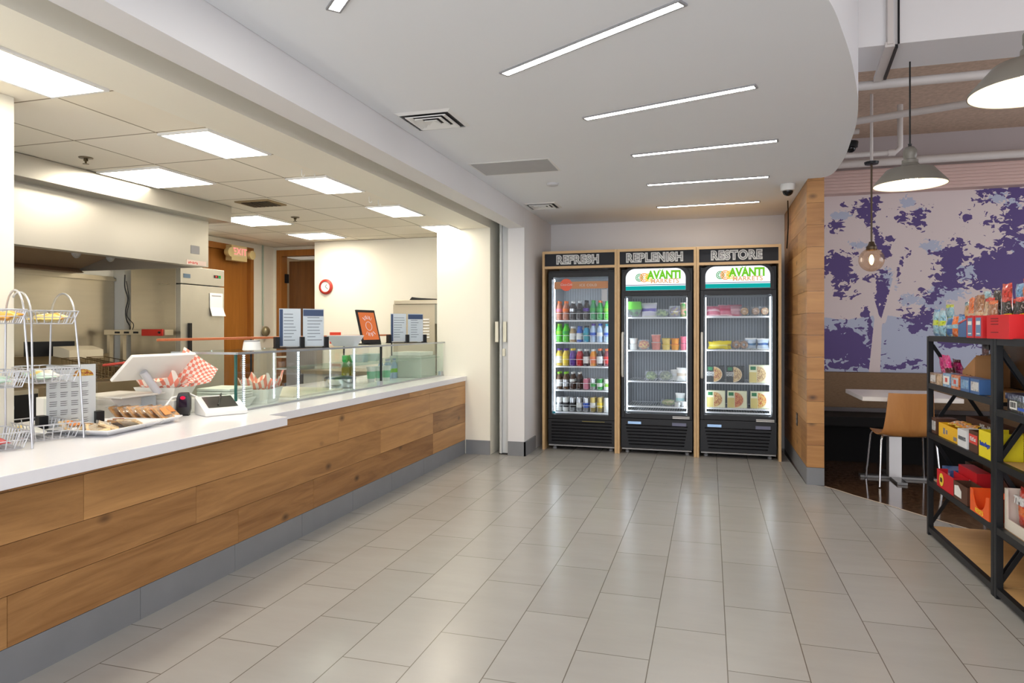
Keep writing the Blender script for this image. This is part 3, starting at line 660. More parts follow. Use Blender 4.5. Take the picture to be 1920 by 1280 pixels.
bag('white_packet',.085,.12,.03,[PAP['white'],CWIRE,PAP['white']],(-.372,y0+.04,z),'white packet leaning beside the salads on the third shelf',lean=-.2,group=G2)
bag('white_packet',.115,.145,.06,[PAP['white'],pm('label_beige',(206,190,170),.5),PAP['white']],(-.290,y0-.02,z),'larger white packet at the end of the third shelf',group=G2)
z = .5055
tub(.16,.10,.075,veg('sandwich',(206,186,140),(120,150,70)),FILM,(-.435,y0,z),'pack of cut sandwich wedges on the lowest shelf',group=G2)
bag('white_packet',.10,.14,.045,[PAP['white'],pm('label_aqua',(170,206,206),.5),PAP['white']],(-.312,y0+.03,z),'white packet standing upright on the lowest shelf',group=G2)
cup(.032,.05,PAP['white'],FILM,(-.335,y0-.07,z),'small white dip cup in front of the upright packet',G2,'dip_cup')
cup(.032,.05,CWIRE,PAP['white'],(-.268,y0-.05,z),'small white dip cup at the end of the lowest shelf',G2,'dip_cup')

G3 = 'foods in the meal box cooler'
z = 1.4765; PINKB = pm('pink_film',(206,110,130),.3,var=.35,scale=26); PK2 = pm('pink_light',(232,190,196),.3)
bag('ham_pack',.15,.125,.05,[PINKB,PK2,PK2],(.035,y0,z),'pink sliced meat pack, nearest the door handle on the top shelf',lean=-.5,group=G3)
bag('ham_pack',.15,.13,.05,[PINKB,pm('pink_deep',(196,70,100),.3),PK2],(.155,y0+.02,z),'pink sliced meat pack, middle of three on the top shelf',lean=-.4,group=G3)
bag('ham_pack',.13,.125,.05,[pm('pink_grey',(190,140,148),.3,var=.3,scale=30),PK2,PINKB],(.262,y0+.03,z),'greyer pink meat pack beside the wrapped cookies',lean=-.3,group=G3)
for q,(x,l) in enumerate(((.352,'wrapped cookie with yellow centre beside the pink packs'),(.462,'wrapped dark cookie, middle of three'),(.553,'wrapped cookie at the hinge end of the top shelf'))):
    o = thing('wrapped_cookie',(x,y0,z),l,'cookie',G3)
    b = B(); b.lathe([(1e-5,-.012),(.036,-.012),(.040,0),(.036,.012),(1e-5,.012)], n=18); b.tf(0, Matrix.Translation((0,0,.052)) @ Matrix.Rotation(PI/2,4,'X')); add('cookie', b, [COOKIE,BAGEL,veg('cookie_pale',(170,110,70),(236,206,160),60)][q], o, local=True, smooth=50)
    b = pillow_bag(.098,.105,.034); add('wrapper', b, FILM, o, local=True, smooth=60)
z = 1.1245; YB = pm('yellow_film',(236,214,40),.3,var=.12,scale=20)
bag('snack_roll_pack',.21,.075,.07,[YB,pm('yellow_pale',(238,226,130),.3),YB],(.085,y0,z),'bright yellow long pack lying on the second shelf',group=G3)
bag('snack_roll_pack',.20,.085,.06,[YB,pm('yellow_brown',(206,170,80),.3),YB],(.125,y0+.075,z),'yellow long pack behind the bright yellow one',group=G3)
for x,l in ((.268,'wrapped brown bagel beside the yellow packs'),(.345,'wrapped brown bagel beside the blue bags')):
    o = thing('wrapped_bagel',(x,y0,z),l,'bagel',G3)
    b = B(); b.tube([(.028*math.cos(2*PI*k/20),0,.05+.028*math.sin(2*PI*k/20)) for k in range(20)], .015, 8, closed=True); add('bagel', b, BAGEL, o, local=True, smooth=60)
    b = pillow_bag(.09,.10,.04); add('wrapper', b, FILM, o, local=True, smooth=60)
BLB = pm('blue_white_film',(196,210,224),.3,var=.3,scale=24)
bag('chip_pouch',.125,.12,.06,[BLB,pm('film_blue',(90,130,170),.3),PAP['white']],(.415,y0+.07,z),'blue and white pouch leaning on the second shelf',lean=.2,group=G3,rz=.2)
bag('chip_pouch',.12,.115,.06,[BLB,pm('film_navy',(60,100,156),.3),PAP['white']],(.535,y0-.01,z),'blue and white pouch at the hinge end of the second shelf',group=G3,rz=-.05)
BOWLF = veg('bowl_food',(150,60,44),(226,190,120),120); BOWLN = veg('noodles',(140,96,60),(232,206,150),120); RIM = pm('bowl_rim',(226,206,170),.5); CREAMB = pm('cream_box',(232,232,196),.5,var=.06,scale=5); BLKB = pm('black_box',(26,30,28),.45); GRN = pm('brand_green',(34,120,70),.5); GOLDB = pm('gold_side',(214,196,120),.5)
def mealbox(x, z, w, h, dark, food, label):
    o = thing('meal_box',(x,y0,z),label,'frozen meal box',G3)
    b = B(); b.box(-w/2,-.06,0,w/2,.0,h); add('carton', b, BLKB if dark else CREAMB, o, local=True, bevel=.0015)
    b = B(); yy = -.0607
    if not dark: b.face([(-w/2+.002,yy,.004),(-w/2+w*.36,yy,.004),(-w/2+w*.36,yy,h*.6),(-w/2+.002,yy,h*.6)], 1)
    b.face([(-w/2+w*.06,yy-.0003,h*.72),(-w/2+w*.32,yy-.0003,h*.72),(-w/2+w*.32,yy-.0003,h*.92),(-w/2+w*.06,yy-.0003,h*.92)], 0)
    b.keep = True; add('print_panel', b, [GRN,GOLDB], o, local=True)
    def disc(r, yy, frac):
        c = B(); cx, cz = -w/2+w*.38, h*.48; pts = []
        for k in range(25):
            a = -PI/2+PI*k/24; pts.append((min(w/2-.003,cx+r*1.08*math.cos(a)), yy, cz+r*math.sin(a)))
        c.face(pts); c.keep = True; return c
    add('bowl_rim', disc(h*.47,-.0612,1), RIM, o, local=True); add('bowl_food', disc(h*.43,-.0618,1), food, o, local=True)
    if dark:
        for s, zz in (('POWER',h*.56),('BOWLS',h*.43)): text('lettering', s, .030, CHALKW, o, (-w/2+w*.20,-.0622,zz), wide=.75, local=True, off=.001)
    return o
mealbox(.060,.7795,.178,.172,True,BOWLF,'black meal box of vegetable bowl nearest the handle, third shelf')
mealbox(.258,.7795,.178,.172,True,BOWLN,'black meal box of grain bowl, middle of the third shelf')
mealbox(.497,.7795,.205,.185,False,BOWLN,'cream meal box alone at the hinge end of the third shelf')
mealbox(.062,.5105,.185,.178,False,BOWLF,'cream meal box nearest the handle on the lowest shelf')
mealbox(.275,.5105,.195,.178,False,veg('chilli',(170,50,40),(214,150,90),120),'cream meal box in the middle of the lowest shelf')
mealbox(.503,.5105,.19,.178,False,veg('pasta',(190,70,50),(230,200,110),130),'cream meal box at the hinge end of the lowest shelf')
# ------------------------------------------------------------------ hood, wall cladding, cooking line
t = thing('kitchen_hood', (-4.9,3.7,1.88), 'long stainless exhaust hood hanging over the fryer along the kitchen wall', 'range hood')
b = B(); b.box(-5.69,2.3,2.28,-4.05,5.04,KZ); add('upper_duct', b, STEEL2, t, bevel=.003)
b = B(); b.box(-4.225,2.3,1.88,-4.2,4.93,2.28); b.box(-5.69,4.905,1.88,-4.225,4.93,2.28); b.box(-5.69,2.3,2.26,-4.225,4.905,2.28); b.box(-4.30,2.3,1.88,-4.225,4.905,1.90); add('front_canopy', b, STEEL2, t)
b = B(); b.prism([(-5.69,1.86),(-5.69,2.25),(-5.66,2.25),(-5.66,1.93),(-5.55,1.86)], 'y', 2.3, 4.9); b.face([(-5.6,2.3,1.9),(-4.4,2.3,2.25),(-4.4,4.9,2.25),(-5.6,4.9,1.9)]); add('filter_bank', b, pm('hood_inner',(176,150,122),.45,.3), t)
for y in (3.95,4.25):
    b = B(); b.lathe([(.012,0),(.03,-.02),(.035,-.06),(.02,-.09),(1e-5,-.1)], (-4.55,y,1.97), 12); b.tube([(-4.55,y,1.97),(-4.55,y,2.26)], .008); add('hood_lamp', b, glass('lamp_jar',(240,240,236),.12,.15), t, smooth=50)
b = B(); b.box(-4.199,4.72,1.98,-4.196,4.82,2.05); add('data_plate', b, GREYP, t)
b = B(); b.box(-4.199,4.67,1.885,-4.196,4.90,1.925); pl = add('warning_strip', b, pm('pale_strip',(226,206,196),.5), t)
b = B()
for k in range(7): b.box(-4.1955,4.69+.016*k,1.892+.004*(k%3),-4.195,4.699+.016*k,1.908+.004*(k%2))
add('print_mark', b, RED, pl)
b = B(); b.box(-5.698,2.3,0,-5.685,5.355,1.86); b.box(-5.70,2.3,1.815,-5.66,5.355,1.84); tag(add('wall_cladding', b, STEEL, None), 'flat stainless sheet lining the wall behind the fryer', 'wall panel')

t = thing('reach_in_refrigerator', (-5.27,5.69,0), 'tall stainless reach-in refrigerator with black handle beside the exit door', 'refrigerator')
b = B(); b.box(-5.50,5.375,.12,-4.955,5.985,1.955); add('cabinet', b, STEEL, t, bevel=.004)
b = B(); b.box(-4.953,5.375,1.785,-4.90,5.985,1.955); hd = add('control_panel', b, STEEL2, t, bevel=.004)
b = B(); b.box(-4.899,5.41,1.84,-4.897,5.50,1.88); add('nameplate', b, pm('nameplate',(90,110,130),.4,.5), hd)
b = B(); b.box(-4.899,5.83,1.865,-4.897,5.895,1.895); add('display', b, pm('display_dark',(40,30,30),.3), hd)
text('lettering', '38', .024, em('red_digits',(230,60,50),1.2), hd, (-4.8965,5.862,1.88), rot=(PI/2,0,PI/2))
b = B(); b.box(-4.899,5.905,1.865,-4.897,5.93,1.895); add('switch', b, em('green_switch',(40,150,70),.8), hd)
b = B(); b.box(-4.953,5.375,.14,-4.90,5.985,1.775); dr = add('door', b, pm('door_steel',(196,192,180),.34,.7,var=.06), t, bevel=.004)
b = B(); b.box(-4.90,5.465,1.03,-4.875,5.50,1.40); add('handle', b, BLACKP, dr, bevel=.004)
b = B(); b.box(-4.958,5.376,.13,-4.952,5.984,1.95); add('gasket', b, BLACKP, t)
for x in (-5.45,-5.0):
    for y in (5.42,5.94):
        b = B(); b.lathe([(.02,0),(.02,.12)], (x,y,0), 10); add('leg', b, GREYP, t)
b = B()
nn = 8
for j in range(nn):
    z0, z1 = 1.475+.235*j/nn, 1.475+.235*(j+1)/nn
    f = lambda z: max(0,(1.56-z))*.5
    b.face([(-4.893+f(z0)*.5,5.765+f(z0)*.2,z0),(-4.893+f(z0)*.5,5.955+f(z0)*.5,z0),(-4.893+f(z1)*.5,5.955+f(z1)*.5,z1),(-4.893+f(z1)*.5,5.765+f(z1)*.2,z1)])
b.face([(-4.892,5.79,1.675),(-4.892,5.93,1.675),(-4.892,5.93,1.687),(-4.892,5.79,1.687)],1)
b.keep = True; tag(add('notice_paper', b, [WHITEP,GREYP]), 'white curling notice sheet stuck to the refrigerator door', 'paper')

# fryer with two baskets
FRY = pm('fryer_steel',(150,132,104),.35,.8,var=.15,scale=4)
t = thing('deep_fryer', (-5.0,4.3,0), 'steel deep fryer with hanging wire baskets and pale splash plate under the hood', 'fryer')
b = B(); b.box(-5.4,3.6,.1,-4.55,4.95,.93); add('body', b, FRY, t, bevel=.005)
b = B(); b.box(-5.4,3.6,.93,-5.32,4.95,1.12); b.box(-5.32,3.6,.93,-4.6,3.64,1.0); b.box(-5.32,4.91,.93,-4.6,4.95,1.0); add('backsplash', b, FRY, t)
b = B(); b.prism([(-5.15,1.12),(-4.98,1.10),(-4.98,1.17),(-5.10,1.20),(-5.15,1.20)], 'y', 4.26, 4.58); add('splash_plate', b, pm('plate_cream',(224,212,184),.4), t)
b = B(); b.box(-5.30,4.13,1.12,-5.2,4.5,1.24); add('flue', b, BLACKM, t)
for k, y in enumerate((4.25,4.48)):
    b = B(); p0, p1 = [], []
    for zz, w_ in ((.95,.075),(1.06,.085)):
        b.tube([(-4.95,y-w_,zz+.05),(-4.62,y-w_,zz),(-4.62,y+w_,zz),(-4.95,y+w_,zz+.05)], .004, 6, closed=True)
    for q in range(7):
        x = -4.95+.33*q/6; dz = .05*(1-q/6)
        b.tube([(x,y-.085,1.06+dz),(x,y-.075,.95+dz),(x,y+.075,.95+dz),(x,y+.085,1.06+dz)], .0025, 5)
    for q in range(1,5):
        yy = y-.075+.15*q/5; b.tube([(-4.95,yy,1.10),(-4.95,yy,1.0),(-4.62,yy,.95),(-4.62,yy,1.06)], .0025, 5)
    fb = add('fry_basket', b, pm('basket_wire',(120,100,70),.35,.8), t)
    h = B(); h.tube([(-4.62,y,1.055),(-4.45,y+.05,1.075),(-4.30,y+.11,1.055)], .011, 8); add('handle', h, pm('handle_red',(206,84,70),.45), fb, smooth=60)
for x in (-5.35,-4.6):
    for y in (3.65,4.9):
        b = B(); b.lathe([(.02,0),(.02,.1)], (x,y,0), 10); add('leg', b, GREYP, t)
t = thing('griddle_oven', (-4.6,3.1,0), 'black fronted griddle oven with round knob behind the wire snack stands', 'oven')
b = B(); b.box(-5.2,2.35,.66,-4.46,3.58,.93); b.box(-5.2,2.35,.1,-4.46,3.58,.14); b.box(-5.2,2.35,.14,-5.16,3.58,.66); b.box(-5.16,2.35,.14,-4.46,2.39,.66); b.box(-5.16,3.54,.14,-4.46,3.58,.66); add('body', b, STEEL, t)
b = B(); b.box(-4.461,2.37,.70,-4.45,3.57,.90); fp = add('control_front', b, BLACKP, t)
for y in (2.75,3.35):
    b = B(); b.lathe([(.045,0),(.045,.012),(.03,.014),(.026,.035),(1e-5,.035)], n=18); b.tf(0, Matrix.Translation((-4.45,y,.82)) @ Matrix.Rotation(PI/2,4,'Y')); add('knob', b, GREYP, fp, smooth=40)
b = B(); b.box(-4.455,2.40,.15,-4.45,3.53,.64); add('oven_door', b, BLACKP, t)
b = B(); b.box(-4.46,2.37,.66,-4.43,3.57,.69); add('rail', b, STEEL2, t); 
b = B(); b.prism([(-4.449,.60),(-4.39,.64),(-4.449,.64)], 'y', 2.7, 3.3); add('drip_tray', b, STEEL2, t)
b = B()
for x,y in ((-5.1,2.4),(-4.52,2.4),(-5.1,3.52),(-4.52,3.52)): b.lathe([(.02,0),(.02,.1)], (x,y,0), 10)
for k,(x,y) in enumerate(((-5.1,2.4),(-4.52,2.4),(-5.1,3.52),(-4.52,3.52))):
    b = B(); b.lathe([(.02,0),(.02,.1)], (x,y,0), 10); add('leg', b, GREYP, t)
# heat lamp stand with red switch box
t = thing('heat_lamp', (-5.2,5.2,0), 'slim steel heat lamp bar with red switch box in front of the refrigerator side', 'heat lamp')
b = B(); b.box(-5.58,5.14,1.285,-4.86,5.24,1.335); add('housing', b, STEEL, t, bevel=.003)
b = B()
for k in range(4): b.box(-5.45+.11*k,5.138,1.30,-5.39+.11*k,5.141,1.318)
add('vent_slot', b, BLACKM, t)
b = B(); b.box(-5.12,5.125,1.278,-4.88,5.14,1.34); sb = add('switch_box', b, pm('switch_red',(214,58,44),.4), t, bevel=.004)
b = B(); b.lathe([(.012,0),(.010,.014)], n=12); b.tf(0, Matrix.Translation((-4.91,5.126,1.31)) @ Matrix.Rotation(PI/2,4,'X')); add('knob', b, BLACKP, sb)
for x in (-5.56,-5.40):
    b = B(); b.box(x-.016,5.17,0,x+.016,5.21,1.285); add('post', b, STEEL, t)
b = B(); b.tube(smoothed([(-5.37,5.18,1.86),(-5.36,5.17,1.74),(-5.325,5.17,1.63),(-5.35,5.17,1.52),(-5.34,5.17,1.43),(-5.30,5.17,1.37),(-5.31,5.18,1.335)]), .006, 6); b.tube(smoothed([(-5.365,5.19,1.80),(-5.33,5.19,1.62),(-5.355,5.19,1.47),(-5.28,5.19,1.39),(-5.29,5.19,1.335)]), .004, 6)
tag(add('power_cord', b, BLACKP, smooth=60), 'thin black cord dangling from the hood to the heat lamp bar', 'cord')

# ------------------------------------------------------------------ doors of the kitchen
t = thing('exit_door', (-5.6,6.88,0), 'oak veneer door with wood frame under the exit sign', 'door')
b = B(); b.box(-5.64,6.49,.01,-5.60,7.26,2.29); add('door_leaf', b, OAKDOOR, t)
b = B(); b.box(-5.66,6.43,0,-5.545,6.49,2.36); b.box(-5.66,7.26,0,-5.545,7.32,2.36); b.box(-5.66,6.49,2.29,-5.545,7.26,2.36); add('frame', b, OAKDOOR, t, bevel=.004)
t = thing('store_door', (-5.05,7.8,0), 'dark wood door standing ajar in oak frame left of the red clock'.replace('left of','near'), 'door')
b = B(); b.box(-5.51,7.735,0,-5.43,7.86,2.38); b.box(-4.68,7.735,0,-4.60,7.86,2.38); b.box(-5.43,7.735,2.30,-4.68,7.86,2.38); add('frame', b, OAKDOOR, t, bevel=.004)
b = B(); b.box(-5.40,7.86,.01,-4.70,7.90,2.24); add('door_leaf', b, wood('dark_door',(96,60,28),(140,92,48),(14,14,1.2),knots=False,rough=.28), t)
for z in (1.42,1.95,.5):
    b = B(); b.box(-5.43,7.80,z,-5.40,7.855,z+.12); add('hinge', b, BLACKM, t)
# conduit and outlet in the corner
t = thing('wall_conduit', (-5.54,7.5,1.25), 'thin vertical conduit ending in a grey round box between the two kitchen doors', 'conduit')
b = B(); b.tube([(-5.545,7.5,2.42),(-5.545,7.5,1.38)], .012, 8); add('pipe', b, pm('pale_conduit',(170,184,168),.4), t, smooth=60)
b = B(); b.sphere((-5.50,7.5,1.31), .06, 14, 8, sc=(.8,1,1.1)); add('box', b, pm('box_metal',(150,140,110),.35,.5,var=.4,scale=30), t, smooth=60)
# exit sign
t = thing('exit_sign', (-5.5,6.93,2.2), 'beige EXIT sign with red letters and two emergency lamp heads over the oak door', 'exit sign')
BEIGE = pm('aged_beige',(226,206,150),.5)
b = B(); b.box(-5.55,6.80,2.16,-5.46,7.08,2.345); hs = add('housing', b, BEIGE, t, bevel=.006)
b = B(); b.box(-5.459,6.825,2.215,-5.455,7.06,2.325); fc = add('face_plate', b, pm('face_cream',(240,222,180),.5), hs)
text('lettering', 'EXIT', .115, em('exit_red',(250,110,110),1.6), fc, (-5.4535,6.942,2.268), rot=(PI/2,0,PI/2), off=-.0005, sp=1.08)
for y in (6.745,7.135):
    b = B(); b.lathe([(.02,-.06),(.045,-.04),(.055,.0),(.055,.03),(1e-5,.034)], n=16); b.tf(0, Matrix.Translation((-5.45,y,2.25)) @ Matrix.Rotation(PI/2,4,'Y')); b.bar((-5.5,y,2.25),(-5.5,6.94,2.25),.02,.02); add('lamp_head', b, BEIGE, t, smooth=40)
# wall clock
t = thing('wall_clock', (-4.555,7.385,1.86), 'round red-rimmed wall clock on the cream kitchen wall', 'clock')
R90 = Matrix.Rotation(PI/2,4,'X')
def disc(prof, c, n=28): b = B(); b.lathe(prof, n=n); b.tf(0, Matrix.Translation(c) @ R90); return b
add('rim', disc([(.08,0),(.094,.004),(.094,.018),(.08,.034),(.068,.036),(.062,.02)], (-4.555,7.399,1.86)), pm('clock_red',(176,52,40),.4), t, smooth=40)
add('dial', disc([(.064,0),(.064,.022),(1e-5,.022)], (-4.555,7.399,1.86)), WHITEP, t)
for a, l in ((.6,.035),(2.2,.047)):
    b = B(); b.bar((-4.555,7.374,1.86),(-4.555+l*math.sin(a),7.374,1.86+l*math.cos(a)),.004,.003); add('hand', b, BLACKP, t)

# back counter, ice machine and shelf things seen through the glass
t = thing('back_counter', (-3.6,7.1,0), 'steel topped work counter along the cream kitchen back wall', 'counter')
b = B(); b.box(-4.55,6.9,0,-2.87,7.395,.82); add('body', b, pm('cabinet_grey',(190,188,180),.5), t); b = B(); b.box(-4.57,6.88,.82,-2.87,7.395,.86); add('worktop', b, STEEL, t)
t = thing('ice_machine', (-3.15,7.15,.86), 'stainless ice machine with louvred side beside the pillar', 'ice machine')
MACH = pm('machine_beige',(190,180,158),.4,.35,var=.05)
b = B(); b.box(-3.45,7.0,.862,-2.94,7.38,1.62); add('body', b, MACH, t, bevel=.006)
b = B(); b.box(-3.43,6.98,1.62,-2.88,7.39,1.665); add('top_cap', b, STEEL, t, bevel=.004)
b = B(); b.box(-2.94,7.0,1.40,-2.865,7.38,1.62); b.box(-2.94,7.2,.862,-2.865,7.38,1.40); add('dispenser', b, pm('dispenser_grey',(150,150,136),.4,.3), t)
for c in range(2):
    for k in range(7):
        b = B(); z = 1.24+k*.033; b.prism([(6.999,z),(6.985,z+.003),(6.999,z+.017)], 'x', -3.20+c*.11, -3.115+c*.11); add('louvre', b, WHITEP, t)
b = B(); b.prism([(-3.25,1.668),(-3.22,1.70),(-3.15,1.69),(-2.90,1.675),(-2.90,1.667)], 'y', 7.0, 7.3); tag(add('ice_scoop_tray', b, BLACKP, bevel=.003), 'flat black tray lying on top of the ice machine', 'tray')
t = thing('soap_bottle', (-2.905,7.05,.862), 'small white pump bottle beside the ice machine', 'bottle')
b = B(); b.lathe([(.03,0),(.03,.20),(.012,.24),(.012,.27)], (-2.905,7.05,1.10-.238), 14); add('body', b, WHITEP, t, smooth=40); b = B(); b.box(-2.93,7.03,1.13,-2.88,7.035,1.14); b.lathe([(.008,.27),(.014,.29),(.014,.30)], (-2.905,7.05,.862), 10); add('pump', b, BLACKP, t)

# ceiling fittings in the kitchen
def sprinkler(x, y, label):
    t = thing('sprinkler', (x,y,KZ-.06), label, 'sprinkler', 'kitchen sprinklers')
    b = B(); b.lathe([(.042,0),(.038,-.006),(.02,-.009)], (x,y,KZ+.003), 18); add('escutcheon', b, pm('sprinkler_grey',(120,108,90),.35,.6), t, smooth=40)
    b = B(); b.lathe([(.012,0),(.014,-.012),(.006,-.016),(.006,-.028),(.018,-.030),(.018,-.033)], (x,y,KZ-.006), 12); add('head', b, pm('sprinkler_brass',(110,96,70),.3,.7), t, smooth=40)
sprinkler(-3.77,3.34,'small round sprinkler head close to the steel hood'); sprinkler(-3.85,5.70,'small round sprinkler head beyond the dark ceiling vent')
t = thing('ceiling_vent', (-3.67,4.97,KZ-.01), 'dark stained ceiling vent between the kitchen light panels', 'vent')
b = B(); b.box(-3.86,4.84,KZ-.008,-3.53,5.10,KZ+.003); add('frame', b, pm('vent_rust',(150,130,96),.6), t)
b = B(); b.box(-3.82,4.87,KZ-.010,-3.57,5.07,KZ-.007); add('opening', b, BLACKM, t)
for k in range(7):
    b = B(); b.bar((-3.81+k*.04,4.875,KZ-.013),(-3.81+k*.04,5.065,KZ-.013),.014,.004); add('slat', b, pm('vent_slat',(84,72,54),.5), t)
for k,(x,y) in enumerate(((-2.64,3.16),(-2.645,3.99),(-2.64,4.14),(-2.67,4.98),(-2.66,5.12))):
    b = B(); b.tube([(x,y,KZ+.004),(x,y,KZ-.035)]+[(x+.012-.012*math.cos(a),y,KZ-.035-.012*math.sin(a)) for a in (.5,1.1,1.7,2.4,3.1)], .0025, 6)
    tag(add('ceiling_hook', b, WHITEP, smooth=60), ['small white ceiling hook alone beside the panel light over the till','small white ceiling hook, nearer the camera of the middle pair','small white ceiling hook, farther of the middle pair','small white ceiling hook, nearer the camera of the pair by the far panel','small white ceiling hook, farther of the pair by the far panel'][k], 'hook', 'hooks along the hatch ceiling')

# folded door panel in the slot
t = thing('folding_partition', (-2.11,6.93,0), 'white folded roller partition panel parked in the slot between the pillars', 'partition')
b = B(); b.prism([(-2.175,6.96),(-2.158,6.925),(-2.14,6.925),(-2.135,6.96),(-2.075,6.965),(-2.075,7.3),(-2.175,7.3)], 'z', .012, 2.56); add('panel', b, pm('partition_white',(206,208,208),.4), t)
for x0,x1,y0,z0,z1 in ((-2.205,-2.172,6.90,1.20,1.42),(-2.125,-2.09,6.93,1.20,1.42),(-2.135,-2.105,6.935,1.05,1.13)):
    b = B(); b.box(x0,y0,z0,x1,y0+.03,z1); add('pull_handle' if z0 > 1.1 else 'lock', b, pm('handle_ivory',(226,222,204),.4), t, bevel=.004)
b = B(); b.box(-2.17,6.93,.0,-2.08,6.96,.012); add('bottom_seal', b, BLACKP, t)
# ------------------------------------------------------------------ glass sneeze guard
CT = .836
SG = glass('case_glass', (249,253,251), .012, 0, .18); SGE = pm('glass_edge',(40,92,84),.15,var=.1,spec=.8); ALU = pm('aluminium',(176,180,184),.3,.8)
t = thing('glass_display_case', (-3.0,5.2,CT), 'long clear glass display case standing on the far half of the counter', 'display case')
gx, gb, zt = -2.785, -3.26, 1.20
b = B(); b.box(gx-.004,3.512,CT+.012,gx+.004,5.395,zt-.010); add('front_pane', b, SG, t)
b = B(); b.box(gx-.004,5.42,CT+.012,gx+.004,6.855,zt-.010); add('front_pane', b, SG, t)
b = B(); b.box(gb,3.500,CT+.002,gx-.006,3.508,zt-.010); add('end_pane', b, SG, t)
b = B(); b.box(gx-.006,3.498,CT+.002,gx+.006,3.512,zt-.010); add('corner_edge', b, SGE, t)
b = B(); b.box(gb-.004,3.495,zt-.009,gx+.02,6.862,zt-.001); add('top_pane', b, SG, t)
b = B(); b.box(gx+.008,3.495,zt-.012,gx+.022,6.862,zt+.002); b.box(gb,3.494,zt-.012,gx+.008,3.504,zt+.002); b.box(gx-.004,3.512,CT,gx+.008,6.85,CT+.012); add('edge_rail', b, ALU, t)
b = B(); b.box(gx-.005,5.398,CT,gx+.010,5.416,zt-.01); add('divider_post', b, BLACKM, t)
for y in (3.53,5.40,6.80):
    b = B(); b.box(gx-.02,y-.03,CT,gx+.012,y+.03,CT+.05); add('pane_clamp', b, ALU, t, bevel=.004)
LEDW = em('case_led',(225,240,255),6)
for k,(y,x) in enumerate(((3.60,-2.80),(4.185,-2.80),(4.97,-2.80))):
    b = B()
    for q in range(26): z = CT+.02+q*.0128; b.box(x-.004,y-.004,z,x+.004,y+.004,z+.006)
    rl = B(); rl.box(x-.008,y-.007,CT+.002,x-.004,y+.007,zt-.012); r_ = add('led_bar', rl, ALU, t); add('led_dot', b, LEDW, r_)
b = B(); b.box(-3.25,4.6,1.035,-2.82,6.85,1.041); add('inner_shelf', b, glass('shelf_glass',(240,250,246),.05,.03), t)

# wooden board above the case at the staff side
t = thing('tray_rail', (-3.32,5.3,CT), 'long thin reddish wood rail behind the glass case on slim black posts', 'rail')
b = B(); b.prism([(-3.36,3.50),(-3.30,3.42),(-3.28,3.60),(-3.28,6.85),(-3.36,6.85)], 'z', 1.268, 1.284); add('board', b, pm('redwood',(176,100,62),.45,var=.15,scale=20), t, bevel=.003)
for y in (4.35,5.7,6.7):
    b = B(); b.lathe([(.008,0),(.008,1.268-CT)], (-3.32,y,CT), 8); add('post', b, BLACKM, t)

# items on top of the case
zt0 = 1.2005
def menu_holder(loc, rz, sheets, label, w=.235, h=.285):
    t = thing('menu_holder', loc, label, 'menu holder', None, rz)
    b = B(); b.box(-w/2-.03,-.035,0,w/2+.03,.035,.008); add('base_plate', b, BLACKM, t, local=True)
    for x in ([-w/2-.012,w/2+.012] + ([0] if sheets > 1 else [])):
        b = B(); b.box(x-.016,-.03,.006,x+.016,.03,.085); add('clamp_block', b, BLACKM, t, local=True, bevel=.002)
    ws = w/sheets
    for k in range(sheets):
        x0 = -w/2+k*ws+.003; x1 = x0+ws-.006; y = -.012*k
        b = B(); b.box(x0,y-.003,.008,x1,y+.003,h); a = add('acrylic_sheet', b, glass('acrylic',(252,254,253),.03), t, local=True)
        b = B(); b.box(x0+.004,y-.001,.014,x1-.004,y+.001,h-.006); p = add('menu_print', b, pm('menu_paper',(206,214,226),.6), a, local=True)
        q = B()
        for sd in (-1,):
            yy = y-.0016
            if k == 0 and sheets > 1 or sheets == 1 and h < .3: q.face([(x0+.006,yy,.018),(x0+.03,yy,.018),(x0+.03,yy,h-.012),(x0+.006,yy,h-.012)],0)
            else: q.face([(x0+.006,yy,h-.06),(x1-.006,yy,h-.06),(x1-.006,yy,h-.012),(x0+.006,yy,h-.012)],0)
            for j in range(9):
                z = h-.05-.024*j; xa = x0+.036; xb = x0+.036+(x1-x0-.048)*(.5+.5*random.random())
                if z > .03 and not (k == 1 and j < 1): q.face([(xa,yy,z),(xb,yy,z),(xb,yy,z+.006),(xa,yy,z+.006)],1)
        q.keep = True; add('print_block', q, [pm('menu_navy',(62,80,116),.6),pm('menu_text',(128,136,150),.6)], a, local=True)
    return t
menu_holder((-2.93,4.42,zt0), PI/2*.55, 2, 'double menu holder with two printed sheets on the glass case, nearer the till', .34, .30)
menu_holder((-2.93,6.25,zt0), PI/2*.55, 2, 'double menu holder with blue edged sheet on the glass case, nearer the pillar', .36, .30)
# bowl
def sqbowl(name, loc, w0, w1, h, mat, label, cat, rz=0):
    b = B(); th = .006
    for (a0,z0),(a1,z1),_ in (((w0,0),(w1,h),0),):
        o0 = [(-a0/2,-a0/2,z0),(a0/2,-a0/2,z0),(a0/2,a0/2,z0),(-a0/2,a0/2,z0)]; o1 = [(-a1/2,-a1/2,z1),(a1/2,-a1/2,z1),(a1/2,a1/2,z1),(-a1/2,a1/2,z1)]
        i1 = [(x*(1-2*th/a1),y*(1-2*th/a1),z1) for x,y,_z in o1]; i0 = [(x*(1-2*th/a0),y*(1-2*th/a0),th) for x,y,_z in o0]
        v = o0+o1+i1+i0; i = len(b.v); b.v += v
        b.f.append((3,2,1,0)); b.f.append((12,13,14,15)); b.m += [0,0]
        for a, c in ((0,4),(4,8),(8,12)):
            for k in range(4): l = (k+1)%4; b.f.append((a+k,a+l,c+l,c+k)); b.m.append(0)
    o = add(name, b, mat, local=True, bevel=.003); o.location = loc; o.rotation_euler = (0,0,rz); return tag(o, label, cat)
